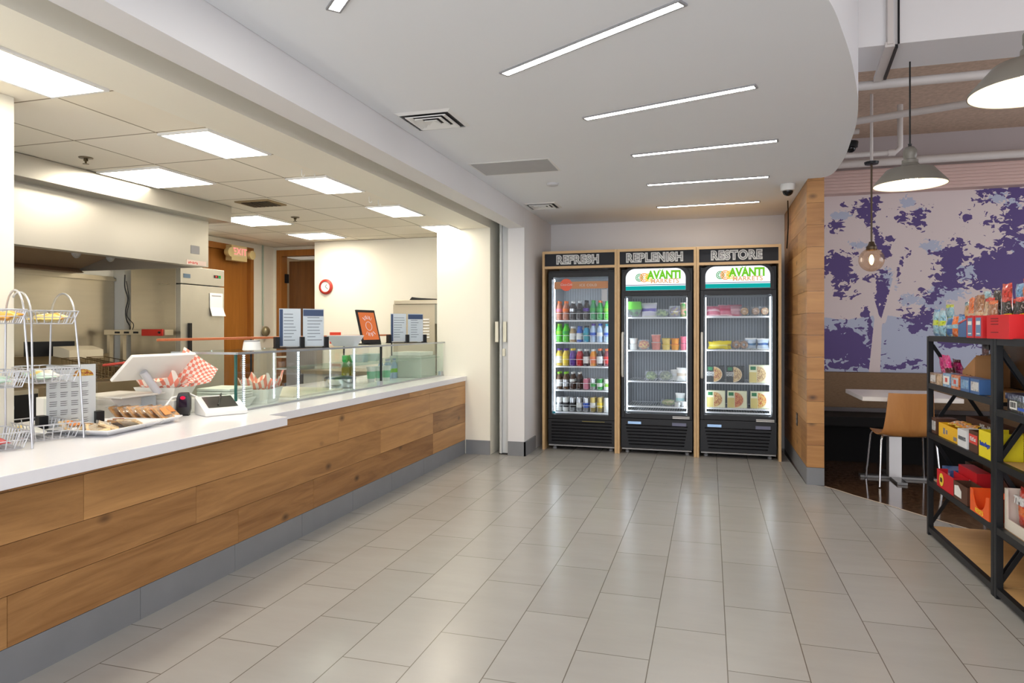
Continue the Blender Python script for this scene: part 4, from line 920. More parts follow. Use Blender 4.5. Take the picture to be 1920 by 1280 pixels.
sqbowl('square_bowl', (-2.93,5.06,zt0), .19, .30, .088, pm('grey_bowl',(196,196,200),.35), 'pale grey square bowl with flared sides on the glass case', 'bowl', .5)
# tilted tablet
t = thing('tablet_stand', (-2.93,5.52,zt0), 'tilted tablet with orange screen on the glass case', 'tablet', None, 1.35)
tilt = Matrix.Rotation(-.27,4,'X')
b = B(); b.box(-.125,-.006,.012,.125,.006,.325); b.tf(0, tilt); add('body', b, BLACKP, t, local=True, bevel=.003)
b = B(); b.box(-.105,-.0085,.045,.105,-.0062,.30); b.tf(0, tilt); sc_ = add('screen', b, em('orange_screen',(206,112,66),.75), t, local=True)
scw = em('screen_white',(214,196,196),.8)
b = B()
for zc_, sg in ((.19,1),(.155,-1)):
    for k in range(6):
        a = PI/2*sg + (k-2.5)*.26; r0, r1 = .062, .095
        b.bar((r0*math.cos(a),-.0092,zc_-.015*sg+r0*math.sin(a)),(r1*math.cos(a+.08*(k%2)),-.0092,zc_-.015*sg+r1*math.sin(a)),.012 if k%2 else .006,.001)
b.tf(0, tilt); add('curved_print', b, scw, sc_, local=True)
b = B(); b.tube([(.04*math.cos(2*PI*k/24),-.0092,.172+.04*math.sin(2*PI*k/24)) for k in range(24)], .002, 5, closed=True); b.tf(0, tilt); add('ring_mark', b, scw, sc_, local=True)
b = B(); b.box(-.08,-.04,0,.08,.09,.012); b.prism([(0,.012),(.085,.012),(.045,.15),(.035,.15)], 'x', -.02, .02); add('foot', b, BLACKP, t, local=True)
# jar
t = thing('condiment_jar', (-2.94,3.86,zt0), 'short white round pot at the near end of the glass case top', 'pot')
b = B(); b.lathe([(.055,0),(.06,.005),(.052,.058),(.048,.06)], (-2.94,3.86,zt0), 20); add('body', b, WHITEP, t, smooth=40)
b = B(); b.lathe([(.05,.06),(.05,.068),(1e-5,.07)], (-2.94,3.86,zt0), 20); add('lid', b, GREYP, t, smooth=40)
b = B(); b.box(-.05,-.004,0,.05,.004,.065); o = add('price_card', b, WHITEP, local=True); o.location = (-2.93,6.62,zt0); o.rotation_euler = (0,0,.9); tag(o, 'small white price card at the far end of the glass case top', 'card')

# inside and behind the case
CHK = None
def check():
    m, nt, out = newmat('red_check_paper'); p = N(nt,'ShaderNodeBsdfPrincipled',i_Roughness=.7)
    tc = N(nt,'ShaderNodeTexCoord'); ck = N(nt,'ShaderNodeTexChecker',i_Scale=24.0); ck.inputs['Color1'].default_value = (*lin((246,234,222)),1); ck.inputs['Color2'].default_value = (*lin((240,142,120)),1)
    L(nt,tc.outputs['UV'],ck.inputs['Vector']); L(nt,ck.outputs['Color'],p.inputs['Base Color']); L(nt,p.outputs[0],out.inputs[0]); return m
CHK = check()
def sheet(name, corners, mat, label, cat, wav=.012, n=12, kind=None, parent=None):
    """thin paper sheet between four corners, with waves"""
    c = [Vector(p) for p in corners]; b = B(); uvs = []
    nrm = (c[1]-c[0]).cross(c[3]-c[0]).normalized()
    for s in (0,1):
        for j in range(n+1):
            for k in range(n+1):
                u, v = k/n, j/n
                p = (c[0]*(1-u)+c[1]*u)*(1-v)+(c[3]*(1-u)+c[2]*u)*v + nrm*(wav*math.sin(7*u+3*v)*.6+wav*math.sin(9*v)*.4 + s*.0006)
                b.v.append(tuple(p)); uvs.append((u*.52,v*.4))
        i = s*(n+1)**2
        for j in range(n):
            for k in range(n): a = i+j*(n+1)+k; q = (a,a+1,a+n+2,a+n+1); b.f.append(q if s else q[::-1]); b.m.append(0)
    b.keep = True
    o = add(name, b, mat, parent, smooth=80)
    uv = o.data.uv_layers.new(name='UVMap')
    for l in o.data.loops: uv.data[l.index].uv = uvs[l.vertex_index]
    return tag(o, label, cat)
BOAT = pm('paper_boat',(232,232,224),.55)
def boat(loc, w, d, h, rz, label, paper_label=None, name='food_basket'):
    t = thing(name, loc, label, 'food basket', None, rz)
    b = B(); i1 = .78
    o0 = [(-w/2*i1,-d/2*i1,0),(w/2*i1,-d/2*i1,0),(w/2*i1,d/2*i1,0),(-w/2*i1,d/2*i1,0)]; o1 = [(-w/2,-d/2,h),(w/2,-d/2,h),(w/2,d/2,h),(-w/2,d/2,h)]
    v = o0+o1+[(x*.96,y*.96,z) for x,y,z in o1]+[(x*.96,y*.96,.004) for x,y,z in o0]; b.v += v
    b.f += [(3,2,1,0),(12,13,14,15)]; b.m += [0,0]
    for a, c in ((0,4),(4,8),(8,12)):
        for k in range(4): l = (k+1)%4; b.f.append((a+k,a+l,c+l,c+k)); b.m.append(0)
    add('tray', b, BOAT, t, local=True); return t
def liner(t, w, d, h, name='paper_liner'):
    """checked paper pushed into the tray, corners sticking out"""
    b = B(); n = 14; uvs = []
    for j in range(n+1):
        for k in range(n+1):
            u, v = k/n*2-1, j/n*2-1; r = max(abs(u),abs(v))
            z = .012 + h*1.25*max(0,(r-.45)/.55)**1.2 + .018*math.sin(5*u+9*v)*r + (.035 if abs(u)>.8 and abs(v)>.8 else 0)
            s = .62+.38*min(1,(r/.9)); b.v.append((u*w/2*s*.94, v*d/2*s*.94, z)); uvs.append((k/n*.5,j/n*.4))
    for j in range(n):
        for k in range(n): a = j*(n+1)+k; b.f.append((a,a+1,a+n+2,a+n+1)); b.m.append(0)
    o = add(name, b, CHK, t, local=True, smooth=80); uv = o.data.uv_layers.new(name='UVMap')
    for l in o.data.loops: uv.data[l.index].uv = uvs[l.vertex_index]
    return o
t = boat((-3.0,4.03,CT), .22, .30, .10, .3, 'paper food basket lined with red check paper inside the glass case'); liner(t, .24,.34,.12)
t = boat((-3.19,3.375,.9255), .28, .20, .07, .1, 'white paper food basket heaped with loose red check sheets before the glass case'); liner(t, .33,.25,.09)
sheet('check_sheet', [(-3.17,3.40,.965),(-2.93,3.46,1.02),(-2.885,3.47,1.10),(-3.09,3.42,1.235)], CHK, 'large red and white checked paper sheet standing up beside the till screen', 'paper', .008)
sheet('check_sheet', [(-3.26,3.32,.985),(-3.02,3.38,.995),(-3.01,3.44,1.04),(-3.2,3.40,1.05)], CHK, 'crumpled red checked paper sheet at the foot of the standing sheet', 'paper', .02)
t = boat((-3.02,3.70,CT), .26, .30, .06, .1, 'stack of white paper trays inside the near end of the glass case', name='paper_tray')
for k in range(4):
    b = B(); b.box(-.115,-.13,.062+k*.018,.115,.13,.062+k*.018+.015); add('nested_tray', b, BOAT, t, local=True, bevel=.003)
b = B(); b.box(-3.5,4.35,CT,-2.95,5.05,CT+.012); tag(add('cutting_board', b, pm('board_white',(226,218,200),.4), bevel=.003), 'pale flat cutting board inside the glass case', 'cutting board')
t = thing('serving_pan', (-3.1,5.3,CT), 'round shiny steel pan inside the middle of the glass case', 'pan')
b = B(); b.lathe([(.12,0),(.13,.005),(.135,.075),(.14,.078),(.13,.078),(.125,.01),(1e-5,.01)], (-3.1,5.26,CT), 28); add('body', b, CHROME, t, smooth=40)
b = B(); b.lathe([(.138,.079),(.12,.092),(.02,.098),(1e-5,.098)], (-3.1,5.26,CT), 28); add('lid', b, pm('pan_lid',(60,66,80),.3,.4), t, smooth=40)
for k,(x,y) in enumerate(((-3.20,5.52),(-3.20,5.63))):
    t = thing('oil_bottle', (x,y,CT), ['oil bottle with green cap, nearer the steel pan','oil bottle with green cap, farther from the steel pan'][k], 'bottle', 'oil bottles in the glass case')
    b = B(); b.lathe([(.033,0),(.035,.01),(.035,.15),(.014,.185),(.014,.20)], (x,y,CT), 16); add('body', b, pm('olive_oil',(150,132,24),.15,var=.1,coat=.4), t, smooth=40)
    b = B(); b.lathe([(.018,.20),(.030,.215),(.030,.262),(.02,.266)], (x,y,CT), 14); add('cap', b, pm('cap_green',(60,190,96),.35), t, smooth=40)
for k in range(3):
    x, y = -3.12+.03*k, 5.86+.10*k
    t = thing('takeaway_cup', (x,y,CT), ['white takeaway cup with green print, nearest the oil bottles','white takeaway cup with green print in the middle of three','white takeaway cup with green print next to the case divider'][k], 'cup', 'takeaway cups in the glass case')
    b = B(); b.lathe([(.032,0),(.045,.14),(.047,.145),(.043,.145)], (x,y,CT), 18); add('body', b, WHITEP, t, smooth=40)
    b = B(); b.lathe([(.0355,.03),(.0425,.10)], (x,y,CT), 18); add('print_band', b, pm('print_green',(120,190,150),.5), t, smooth=40)
for k in range(4):
    x, y, hh = -3.15+.02*(k%2), 6.12+.085*k, .20
    t = thing('water_bottle', (x,y,CT), [f'clear water bottle in the glass case, {o} from the divider' for o in ORD][k], 'bottle', 'water bottles in the glass case')
    b = B(); b.lathe([(.03,0),(.033,.01),(.033,.13),(.014,.175),(.014,.185)], (x,y,CT), 14); add('body', b, BO['water'], t, smooth=40)
    b = B(); b.lathe([(.017,.185),(.017,.2)], (x,y,CT), 10); add('cap', b, PAP['blue'], t)
    b = B(); b.lathe([(.034,.06),(.034,.10)], (x,y,CT), 14); add('paper_label', b, PAP['lime'] if k > 1 else PAP['blue'], t)
for k in range(3):
    x, y = -3.05, 6.46+k*.0
sqbowl('deli_tub', (-3.05,5.75,1.0415), .10, .14, .07, pm('deli_clear',(206,222,216),.2), 'pale clear deli tub on the inner glass shelf near the divider', 'tub', .2)
sqbowl('deli_tub', (-3.05,5.52,1.0415), .10, .14, .07, pm('deli_clear',(206,222,216),.2), 'pale clear deli tub on the inner glass shelf over the oil bottles', 'tub', .1)
t = thing('panini_press', (-3.07,6.66,CT), 'grey boxy covered appliance at the pillar end of the glass case', 'appliance')
GB = pm('appliance_grey',(176,186,176),.45)
b = B(); b.box(-3.22,6.45,CT,-2.86,6.83,1.06); add('body', b, GB, t, bevel=.006)
b = B(); b.box(-3.2,6.47,1.062,-2.88,6.81,1.10); add('lid', b, pm('lid_white',(226,230,222),.4), t, bevel=.006)
# shelf with white folded cloths seen through the glass, near the wood doors
t = thing('utility_shelf', (-4.55,6.6,0), 'grey steel utility shelf by the store door seen through the glass', 'shelf')
b = B(); b.box(-4.78,6.9,.02,-4.60,7.38,1.19); add('panel', b, pm('shelf_grey',(150,144,146),.5), t)
for z in (.86,1.0):
    b = B(); b.box(-4.6,6.9,z,-4.3,6.93,z+.012) if z > 2 else b.box(-4.98,6.92,z,-4.78,7.36,z+.012); add('shelf_board', b, WHITEP, t)
t = thing('fire_extinguisher_sign', (-4.35,7.385,1.0), 'red and white first aid notice on the wall under the clock', 'notice')
b = B(); b.box(-4.50,7.388,1.16,-4.35,7.398,1.30); p_ = add('plate', b, pm('notice_red',(214,70,50),.5), t)
b = B(); b.box(-4.485,7.386,1.20,-4.365,7.389,1.215); b.box(-4.485,7.386,1.235,-4.365,7.389,1.25); add('printed_line', b, WHITEP, p_)
b = B(); b.box(-4.50,7.388,.9,-4.32,7.398,1.13); add('lower_plate', b, pm('notice_cream',(232,226,196),.5), t)

# ------------------------------------------------------------------ till
t = thing('till_terminal', (-3.1,3.15,CT), 'white point of sale till with tilted screen seen from behind', 'till')
WP2 = pm('till_white',(232,230,224),.4)
b = B(); b.prism([(2.98,.836),(2.98,.92),(2.92,.965),(3.24,.965),(3.24,.836)], 'x', -3.42, -3.13); add('printer_body', b, WP2, t, bevel=.01)
b = B(); b.box(-3.36,3.255,CT,-3.02,3.488,.925); add('cash_drawer', b, WP2, t, bevel=.006)
b = B(); b.box(-3.128,3.13,.85,-3.125,3.235,.955); add('side_plate', b, pm('till_grey',(196,204,208),.4), t)
b = B(); b.box(-3.40,2.93,.966,-3.06,3.24,.976); add('base_plate', b, pm('till_offwhite',(206,202,194),.4), t, bevel=.004)  # base plate in a slightly greyer white than the till body
b = B(); b.tube([(-3.075,3.20,.974),(-3.10,3.115,1.10)], .022, 16); b.v = [(x-.0,y,z) for x,y,z in b.v]; add('stem', b, pm('stem_silver',(200,200,206),.3,.3), t, smooth=50)
# screen: tilted slab, back towards the hall
b = B(); c0 = Vector((-3.19,2.985,1.05)); c1 = Vector((-3.13,3.40,1.05)); up = Vector((.135,.015,.14)); n_ = (c1-c0).cross(up).normalized()*.02
p = [c0,c1,c1+up,c0+up]; q = [v - n_ for v in p]
i = len(b.v); b.v += [tuple(v) for v in p+q]
for f in ((0,1,2,3),(7,6,5,4),(0,4,5,1),(1,5,6,2),(2,6,7,3),(3,7,4,0)): b.f.append(f); b.m.append(0)
add('screen', b, WP2, t, bevel=.006)
# barcode scanner on its foot
t = thing('barcode_scanner', (-2.98,3.295,CT), 'small black upright barcode scanner with red lens in front of the till', 'scanner')
b = B(); b.prism([(-.030,0),(.030,0),(.037,.03),(.037,.095),(.026,.128),(-.026,.128),(-.037,.095),(-.037,.03)], 'y', -.03, .03); b.tf(0, Matrix.Translation((-2.98,3.295,CT+.006)) @ Matrix.Rotation(.55,4,'Z')); add('body', b, pm('scanner_black',(36,34,36),.35), t, bevel=.008, smooth=40)
b = B(); b.box(-.022,-.033,.045,.022,-.030,.112); b.tf(0, Matrix.Translation((-2.98,3.295,CT+.006)) @ Matrix.Rotation(.55,4,'Z')); add('window', b, pm('scan_window',(30,18,40),.08), t)
b = B(); b.sphere((0,-.034,.10), .010, 12, 8, sc=(1.4,.4,1)); b.tf(0, Matrix.Translation((-2.98,3.295,CT+.006)) @ Matrix.Rotation(.55,4,'Z')); add('lens', b, em('scan_red',(220,30,60),1.2), t)
b = B(); b.box(-.03,-.026,0,.03,.026,.006); b.tf(0, Matrix.Translation((-2.98,3.295,CT)) @ Matrix.Rotation(.55,4,'Z')); add('foot', b, BLACKP, t)
# card terminal
t = thing('card_terminal', (-2.82,3.42,CT), 'white slanted signature card terminal with black stylus before the glass case', 'card reader', None, 1.05)
b = B(); b.prism([(-.09,0),(.09,0),(.09,.105),(-.09,.022)], 'x', -.125, .125); add('body', b, WHITEP, t, local=True, bevel=.01, smooth=40)
sl = (.105-.022)/.18; 
def onface(x,y,e): return (x, y, .022+(y+.09)*sl+e)
b = B(); b.face([onface(-.09,-.045,.0015),onface(.085,-.045,.0015),onface(.085,.075,.0015),onface(-.09,.075,.0015)]); b.keep = True; add('screen', b, pm('dark_screen',(70,68,66),.1), t, local=True)
b = B(); b.tube([onface(-.03,-.03,.008),onface(.03,.085,.010)], .005, 8); add('stylus', b, BLACKP, t, local=True)
b = B(); b.tube([onface(-.10,.08,-.005),(-.14,.12,.12),(-.26,.06,.11),(-.34,-.03,.05)], .006, 8); add('cable', b, WHITEP, t, local=True, smooth=60)

# white box between menu and till
b = B(); b.prism([(-.11,0),(.11,0),(.09,.15),(-.11,.15)], 'y', -.08, .08); o = add('carton', b, pm('matte_white_carton',(240,236,226),.6), local=True, bevel=.006); o.location = (-3.30,2.80,CT); o.rotation_euler = (0,0,1.2); tag(o, 'plain white carton between the menu sheet and the till', 'box')
# acrylic menu sheet stand
t = thing('menu_stand', (-3.10,2.66,CT), 'upright acrylic catering menu sheet in black clamps behind the cookie plates', 'menu stand', None, 1.22)
w_, h_ = .255, .335
for x in (-w_/2,w_/2): 
    b = B(); b.box(x-.02,-.028,0,x+.02,.028,.085); add('clamp_block', b, BLACKM, t, local=True, bevel=.003)
b = B(); b.box(-w_/2+.01,-.004,.012,w_/2-.005,.004,h_); a = add('acrylic_sheet', b, glass('acrylic2',(252,254,253),.03), t, local=True)
b = B(); b.box(-w_/2+.02,-.0015,.016,w_/2-.012,.0015,h_-.006); add('paper', b, pm('menu_grey',(220,222,226),.6), a, local=True)
TXT = pm('menu_ink',(128,128,134),.6)
b = B()
for r in range(5):
    for c in range(4):
        for q in range(3):
            x = -.095+c*.048; z = .235-r*.045-q*.010
            b.face([(x,-.0024,z),(x+.02+.014*random.random(),-.0024,z),(x+.034,-.0024,z+.004),(x,-.0024,z+.004)])
b.keep = True; add('print_line', b, TXT, a, local=True)
b = B()
for k in range(11): b.box(-.10+.0125*k,-.0026,.306,-.0925+.0125*k,-.0023,.317)
add('title_print', b, TXT, a, local=True)
b = B(); pts = [(.0,-.0025,.270)]+[(.055+.05*math.cos(PI-PI*k/14),-.0025,.270+.035*math.sin(PI*k/14)) for k in range(15)]; b.face(pts); b.keep = True; add('food_picture', b, veg('menu_pic',(150,50,30),(220,180,80),160), a, local=True)

# ------------------------------------------------------------------ plates of wrapped cookies
PORC = pm('porcelain',(236,236,238),.15,var=.01)
def plate(loc, w, d, rz, label):
    b = B()
    o0 = [(-w/2*.72,-d/2*.72,0),(w/2*.72,-d/2*.72,0),(w/2*.72,d/2*.72,0),(-w/2*.72,d/2*.72,0)]; o1 = [(-w/2,-d/2,.032),(w/2,-d/2,.032),(w/2,d/2,.032),(-w/2,d/2,.032)]
    b.v += o0+o1+[(x*.96,y*.96,.034) for x,y,z in o1]+[(x*.98,y*.98,.008) for x,y,z in o0]
    b.f += [(3,2,1,0),(12,13,14,15)]; b.m += [0,0]
    for a, c in ((0,4),(4,8),(8,12)):
        for k in range(4): l = (k+1)%4; b.f.append((a+k,a+l,c+l,c+k)); b.m.append(0)
    o = add('serving_plate', b, PORC, local=True, bevel=.004, smooth=30); o.location = loc; o.rotation_euler = (0,0,rz); return tag(o, label, 'plate', 'square cookie plates')
plate((-2.90,2.69,CT), .34, .42, .15, 'white square plate of pale wrapped cookies nearest the wire stands')
plate((-2.95,2.99,CT), .33, .155, .15, 'white square plate in the middle of the three cookie plates')
plate((-2.93,3.08+.10,CT), .30, .22, .10, 'white square plate of cookies nearest the card terminal') if False else None
plate((-3.0,3.04+.06,CT+.0), .24, .10, .10, 'white plate edge of cookies nearest the barcode scanner') if False else None
WRAP = glass('cookie_film',(248,248,248),.12,.12); OAT = veg('oat_cookie',(166,116,66),(206,160,104),60); PALE = veg('pale_cookie',(216,176,120),(240,220,180),50); OLAB = pm('orange_label',(224,140,70),.5)
def cookie(loc, rz, lean, food, lab, label, w=.10):
    t = thing('wrapped_cookie', loc, label, 'cookie', 'wrapped cookies on the counter plates', rz)
    R_ = Matrix.Rotation(lean,4,'X'); sh = Matrix.Translation((0,0,0))
    def put(b):
        b.tf(0, R_); return b
    b = B(); b.box(-w*.42,-.007,.006,w*.42,.007,w*.86); crumple(b,0,.004,60,loc[0]*7); z0 = 0
    parts = [('cookie',put(b),food)]
    b = B(); bb = pillow_bag(w,w*.95,.026,6); crumple(bb,0,.005,40,loc[1]*5); bb.m = [0]*len(bb.m); parts.append(('wrapper',put(bb),WRAP))
    if lab:
        b = B(); b.box(-w*.22,-.0155,w*.3,w*.22,-.0145,w*.72); parts.append(('sticker',put(b),lab))
    zm = min(v[2] for _,b_,_m in parts for v in b_.v)
    for n_, b_, m_ in parts:
        b_.tf(0, Matrix.Translation((0,0,-zm))); add(n_, b_, m_, t, local=True, smooth=50)
    return t
flat = -1.25
for k,(x,y,f,l) in enumerate(((-2.80,2.55,PALE,'pale wrapped cookie at the near corner of the first plate'),(-2.93,2.56,PALE,'pale wrapped cookie beside the wire stand on the first plate'),(-3.0,2.66,PALE,'pale wrapped cookie at the back of the first plate'),(-2.80,2.67,PALE,'shiny pale wrapped cookie at the front edge of the first plate'),(-2.90,2.68,OAT,'browner wrapped cookie in the middle of the first plate'),(-2.82,2.79,PALE,'pale wrapped cookie at the far front corner of the first plate'),(-2.94,2.80,OAT,'brown wrapped cookie near the second plate'))):
    cookie((x,y,CT+.0095), .9+.5*k, flat+.12*(k%2), f, OLAB if k in (1,6) else None, l, .115)
for k in range(6):
    cookie((-3.075+.052*k,2.975+.008*k,CT+.0095), 1.72, -.80, OAT, OLAB if k in (4,5) else None, f'brown wrapped cookie leaning in the row on the second plate, {ORD[k]} in line', .115)
for k in range(3):
    cookie((-3.02+.055*k,3.135+.008*k,CT+.0095), 1.72, -.85, OAT, OLAB if k == 2 else None, f'wrapped cookie on the plate nearest the scanner, {ORD[k]} in line', .10)

# ------------------------------------------------------------------ three-tier wire stands
WIRE = pm('silver_wire',(200,202,208),.3,.7,var=.03)
def wirestand(cx, cy, rz, label, W_):
    t = thing('wire_stand', (cx,cy,CT), label, 'wire stand', 'three-tier wire snack stands', rz)
    def basket(z, w, d, h, name):
        b = B(); lo = (.80,.80)
        top = [(-w/2,-d/2,z+h),(w/2,-d/2,z+h),(w/2,d/2,z+h),(-w/2,d/2,z+h)]; bot = [(x*.86,y*.80,z) for x,y,_ in top]
        b.tube(top, .0032, 6, closed=True); b.tube(bot, .0025, 6, closed=True); b.tube([((x+a)/2,(y+c)/2,z+h*.5) for (x,y,_),(a,c,_2) in zip(top,bot)], .0018, 5, closed=True)
        for k in range(10):
            u = -1+2*k/9
            b.tube([(u*w/2,-d/2,z+h),(u*w/2*.86,-d/2*.8,z),(u*w/2*.86,d/2*.8,z),(u*w/2,d/2,z+h)], .0023, 5)
        for k in range(6):
            v = -1+2*k/5
            b.tube([(-w/2,v*d/2,z+h),(-w/2*.86,v*d/2*.8,z),(w/2*.86,v*d/2*.8,z),(w/2,v*d/2,z+h)], .0023, 5)
        return add(name, b, WIRE, t, local=True)
    basket(.006,W_,.20,.070,'basket'); basket(.265,W_*.97,.19,.066,'basket'); basket(.535,W_*.94,.18,.058,'basket')
    for y in (-1,1):
        h = W_/2
        b = B(); pts = [(h*1.04,y*.105,.0),(h*.92,y*.098,.30),(h*.72,y*.09,.56)]+[(h*.72*math.cos(a),y*.09,.56+.12*math.sin(a)) for a in [PI*k/14 for k in range(1,14)]]+[(-h*.72,y*.09,.56),(-h*.92,y*.098,.30),(-h*1.04,y*.105,.0)]
        b.tube(pts, .0045, 8); add('leg_hoop', b, WIRE, t, local=True, smooth=70)
    return t
wirestand(-3.02,2.44,-.30,'three-tier wire snack stand next to the cookie plates',.34)
wirestand(-2.935,2.14,-.30,'three-tier wire snack stand cut by the edge of the photo',.26)
SNK = [pm('snack_orange',(232,160,60),.35,var=.3,scale=20),pm('snack_yellow',(236,206,130),.35,var=.3,scale=20),pm('snack_red',(196,60,66),.35,var=.4,scale=24),pm('snack_white',(226,226,220),.35,var=.2,scale=24),pm('snack_mint',(190,220,206),.35,var=.2,scale=24)]
def snack(x,y,z,rz,m1,m2,label,w=.11,h=.09):
    bag('snack_packet', w, h, .035, [m1,m2,m1], (x,y,z), label, 'snack', rz, -1.35, 'packets in the wire stands', .006)
c_, s_ = math.cos(-.30), math.sin(-.30)
def wl(cx,cy,a,b_): return cx+a*c_-b_*s_, cy+a*s_+b_*c_
for k,(a,b_,z,m1,m2,l) in enumerate(((-.08,0,.545,1,3,'pale yellow packet in the top basket beside the cookie plates'),(.06,.0,.545,1,0,'yellow and orange packet in the top basket, cookie plate side'),(-.09,0,.275,3,4,'white mint packet in the middle basket near the menu sheet'),(.03,.02,.275,3,3,'white packet in the middle basket near the menu sheet'),(.11,-.02,.275,4,1,'mint packet at the end of the middle basket'),(-.09,0,.016,3,1,'white and tan packet in the low basket of the inner stand'),(.05,0,.016,3,3,'white packet in the low basket of the inner stand'))):
    x,y = wl(-3.02,2.44,a,b_); snack(x,y,CT+z,.4*k,SNK[m1],SNK[m2],l)
for k,(a,b_,z,m1,m2,l) in enumerate(((.09,0,.545,0,1,'bright orange packet in the top basket at the photo edge'),(.0,.0,.545,0,0,'second orange packet in the top basket at the photo edge'),(.08,0,.275,4,3,'pale green packet in the middle basket at the photo edge'),(.11,0,.016,2,3,'red packet in the low basket at the photo edge, outermost'),(.02,.02,.016,2,2,'deep red packet in the low basket at the photo edge'),(.07,-.05,.030,2,3,'red and white packet lying over others at the photo edge'))):
    x,y = wl(-2.935,2.14,a*.8,b_); snack(x,y,CT+z,.5*k,SNK[m1],SNK[m2],l)
# ------------------------------------------------------------------ hall ceiling fittings
def hall_vent(cx, cy, w, label):
    t = thing('ceiling_vent', (cx,cy,CZ-.02), label, 'vent', 'square vents in the hall ceiling')
    b = B(); h = w/2
    for k,(r0,r1,z0,z1) in enumerate(((1.0,.88,0,-.006),)):
        o = [(-h,-h),(h,-h),(h,h),(-h,h)]
        for (x0,y0),(x1,y1) in zip(o, o[1:]+o[:1]):
            b.face([(cx+x0,cy+y0,CZ+.001),(cx+x1,cy+y1,CZ+.001),(cx+x1*.86,cy+y1*.86,CZ-.012),(cx+x0*.86,cy+y0*.86,CZ-.012)])
    b.keep = True; add('frame', b, WHITEP, t)
    b = B(); b.box(cx-h*.86,cy-h*.86,CZ-.004,cx+h*.86,cy+h*.86,CZ-.002); add('opening', b, pm('vent_dark',(58,58,60),.6), t)
    for r in (.70,.46,.22):
        b = B(); o = [(-h*r,-h*r),(h*r,-h*r),(h*r,h*r),(-h*r,h*r)]; q = r-.17 if r > .3 else 0
        for (x0,y0),(x1,y1) in zip(o, o[1:]+o[:1]):
            b.face([(cx+x0,cy+y0,CZ-.020),(cx+x1,cy+y1,CZ-.020),(cx+x1*q/r,cy+y1*q/r,CZ-.008),(cx+x0*q/r,cy+y0*q/r,CZ-.008)])
            b.face([(cx+x0,cy+y0,CZ-.020),(cx+x1,cy+y1,CZ-.020),(cx+x1*1.02,cy+y1*1.02,CZ-.014),(cx+x0*1.02,cy+y0*1.02,CZ-.014)])
        b.keep = True; add('louvre_ring', b, WHITEP, t)
hall_vent(-1.62,3.83,.36,'square white ceiling vent of the hall, nearer the camera'); hall_vent(-1.66,6.82,.34,'square white ceiling vent of the hall, near the pillar and coolers')
t = thing('access_panel', (-1.475,5.14,CZ-.006), 'grey flat rectangular panel set in the white hall ceiling', 'ceiling panel')
b = B(); b.box(-1.78,4.95,CZ-.005,-1.17,5.33,CZ+.002); add('panel', b, pm('panel_grey',(178,178,180),.6), t)
b = B(); b.box(-1.80,4.93,CZ-.003,-1.15,4.95,CZ+.001); b.box(-1.80,5.33,CZ-.003,-1.15,5.35,CZ+.001); b.box(-1.80,4.95,CZ-.003,-1.78,5.33,CZ+.001); b.box(-1.17,4.95,CZ-.003,-1.15,5.33,CZ+.001); add('frame', b, WHITEP, t)
b = B(); b.lathe([(.055,0),(.05,-.018),(.03,-.024),(1e-5,-.024)], (-1.327,5.81,CZ), 24); tag(add('smoke_detector', b, pm('detector_grey',(200,200,202),.5), smooth=40), 'small round flush detector in the hall ceiling behind the grey panel', 'detector')
def dome(x, y, z, label, base_m):
    t = thing('dome_camera', (x,y,z-.1), label, 'security camera', 'dome cameras')
    b = B(); b.lathe([(.062,0),(.066,-.01),(.060,-.055),(.048,-.06)], (x,y,z), 24); add('housing', b, base_m, t, smooth=40)
    b = B(); b.sphere((x,y,z-.058), .046, 18, 10); add('dome', b, pm('dome_black',(14,14,16),.06), t, smooth=70)
dome(.66,6.42,CZ-.001,'white dome camera with black eye on the hall ceiling by the wood wall',WHITEP)
b = B(); b.tube([(.735,7.15,2.60),(.765,7.4,2.5),(.785,7.6,2.40),(.788,7.75,2.2)], .006, 6); tag(add('cable', b, BLACKM, smooth=60), 'thin dark cable along the top of the wood wall', 'cord')
t = thing('wall_outlet', (.800,7.0,.45), 'black outlet plate low on the wood wall side', 'outlet')
b = B(); b.box(.797,6.95,.42,.8035,7.03,.54); add('plate', b, BLACKP, t); b = B(); b.box(.795,6.97,.445,.797,7.01,.475); b.box(.795,6.97,.49,.797,7.01,.52); add('socket', b, GREYP, t)

# ------------------------------------------------------------------ pendants
PENM = pm('pendant_grey',(122,118,110),.45,.2); PENIN = pm('pendant_white',(240,234,222),.5)
def pendant(x, y, zr, r, label, ztop=3.42):
    """barn shade; zr = height of the rim"""
    t = thing('pendant_lamp', (x,y,zr), label, 'pendant lamp', 'barn pendant lamps')
    b = B(); b.lathe([(r,0),(r*.99,.012),(r*.72,.078),(r*.64,.098),(r*.28,.118),(r*.22,.135)], (x,y,zr), 40, caps=False); add('shade', b, PENM, t, smooth=35)
    b = B(); b.lathe([(r*.985,.001),(r*.70,.072),(r*.62,.09),(1e-5,.105)], (x,y,zr), 40, caps=False); add('shade_lining', b, PENIN, t, smooth=35)
    b = B(); b.lathe([(r*.22,.125),(r*.22,.155),(r*.17,.16),(r*.17,.175),(r*.185,.18),(r*.185,.215),(r*.12,.235),(r*.05,.24)], (x,y,zr), 20); add('socket_cap', b, PENM, t, smooth=40)
    b = B(); b.lathe([(r*.05,.235),(r*.05,.25),(.012,.255)], (x,y,zr), 12); b.tube([(x,y,zr+.25),(x,y,ztop)], .005, 8); add('cord', b, BLACKP, t)
    b = B(); b.sphere((x,y,zr+.055), .045, 16, 10); add('bulb', b, em('bulb_warm',(255,230,188),45), t, smooth=60)
pendant(1.19,4.72,2.235,.205,'grey barn pendant lamp, the smaller one hanging lower before the mural')
pendant(1.165,2.97,2.235,.215,'large grey barn pendant lamp cut by the photo edge')
t = thing('globe_pendant', (1.374,6.65,1.85), 'clear glass globe pendant with glowing filament on a slim rod over the table', 'pendant lamp')
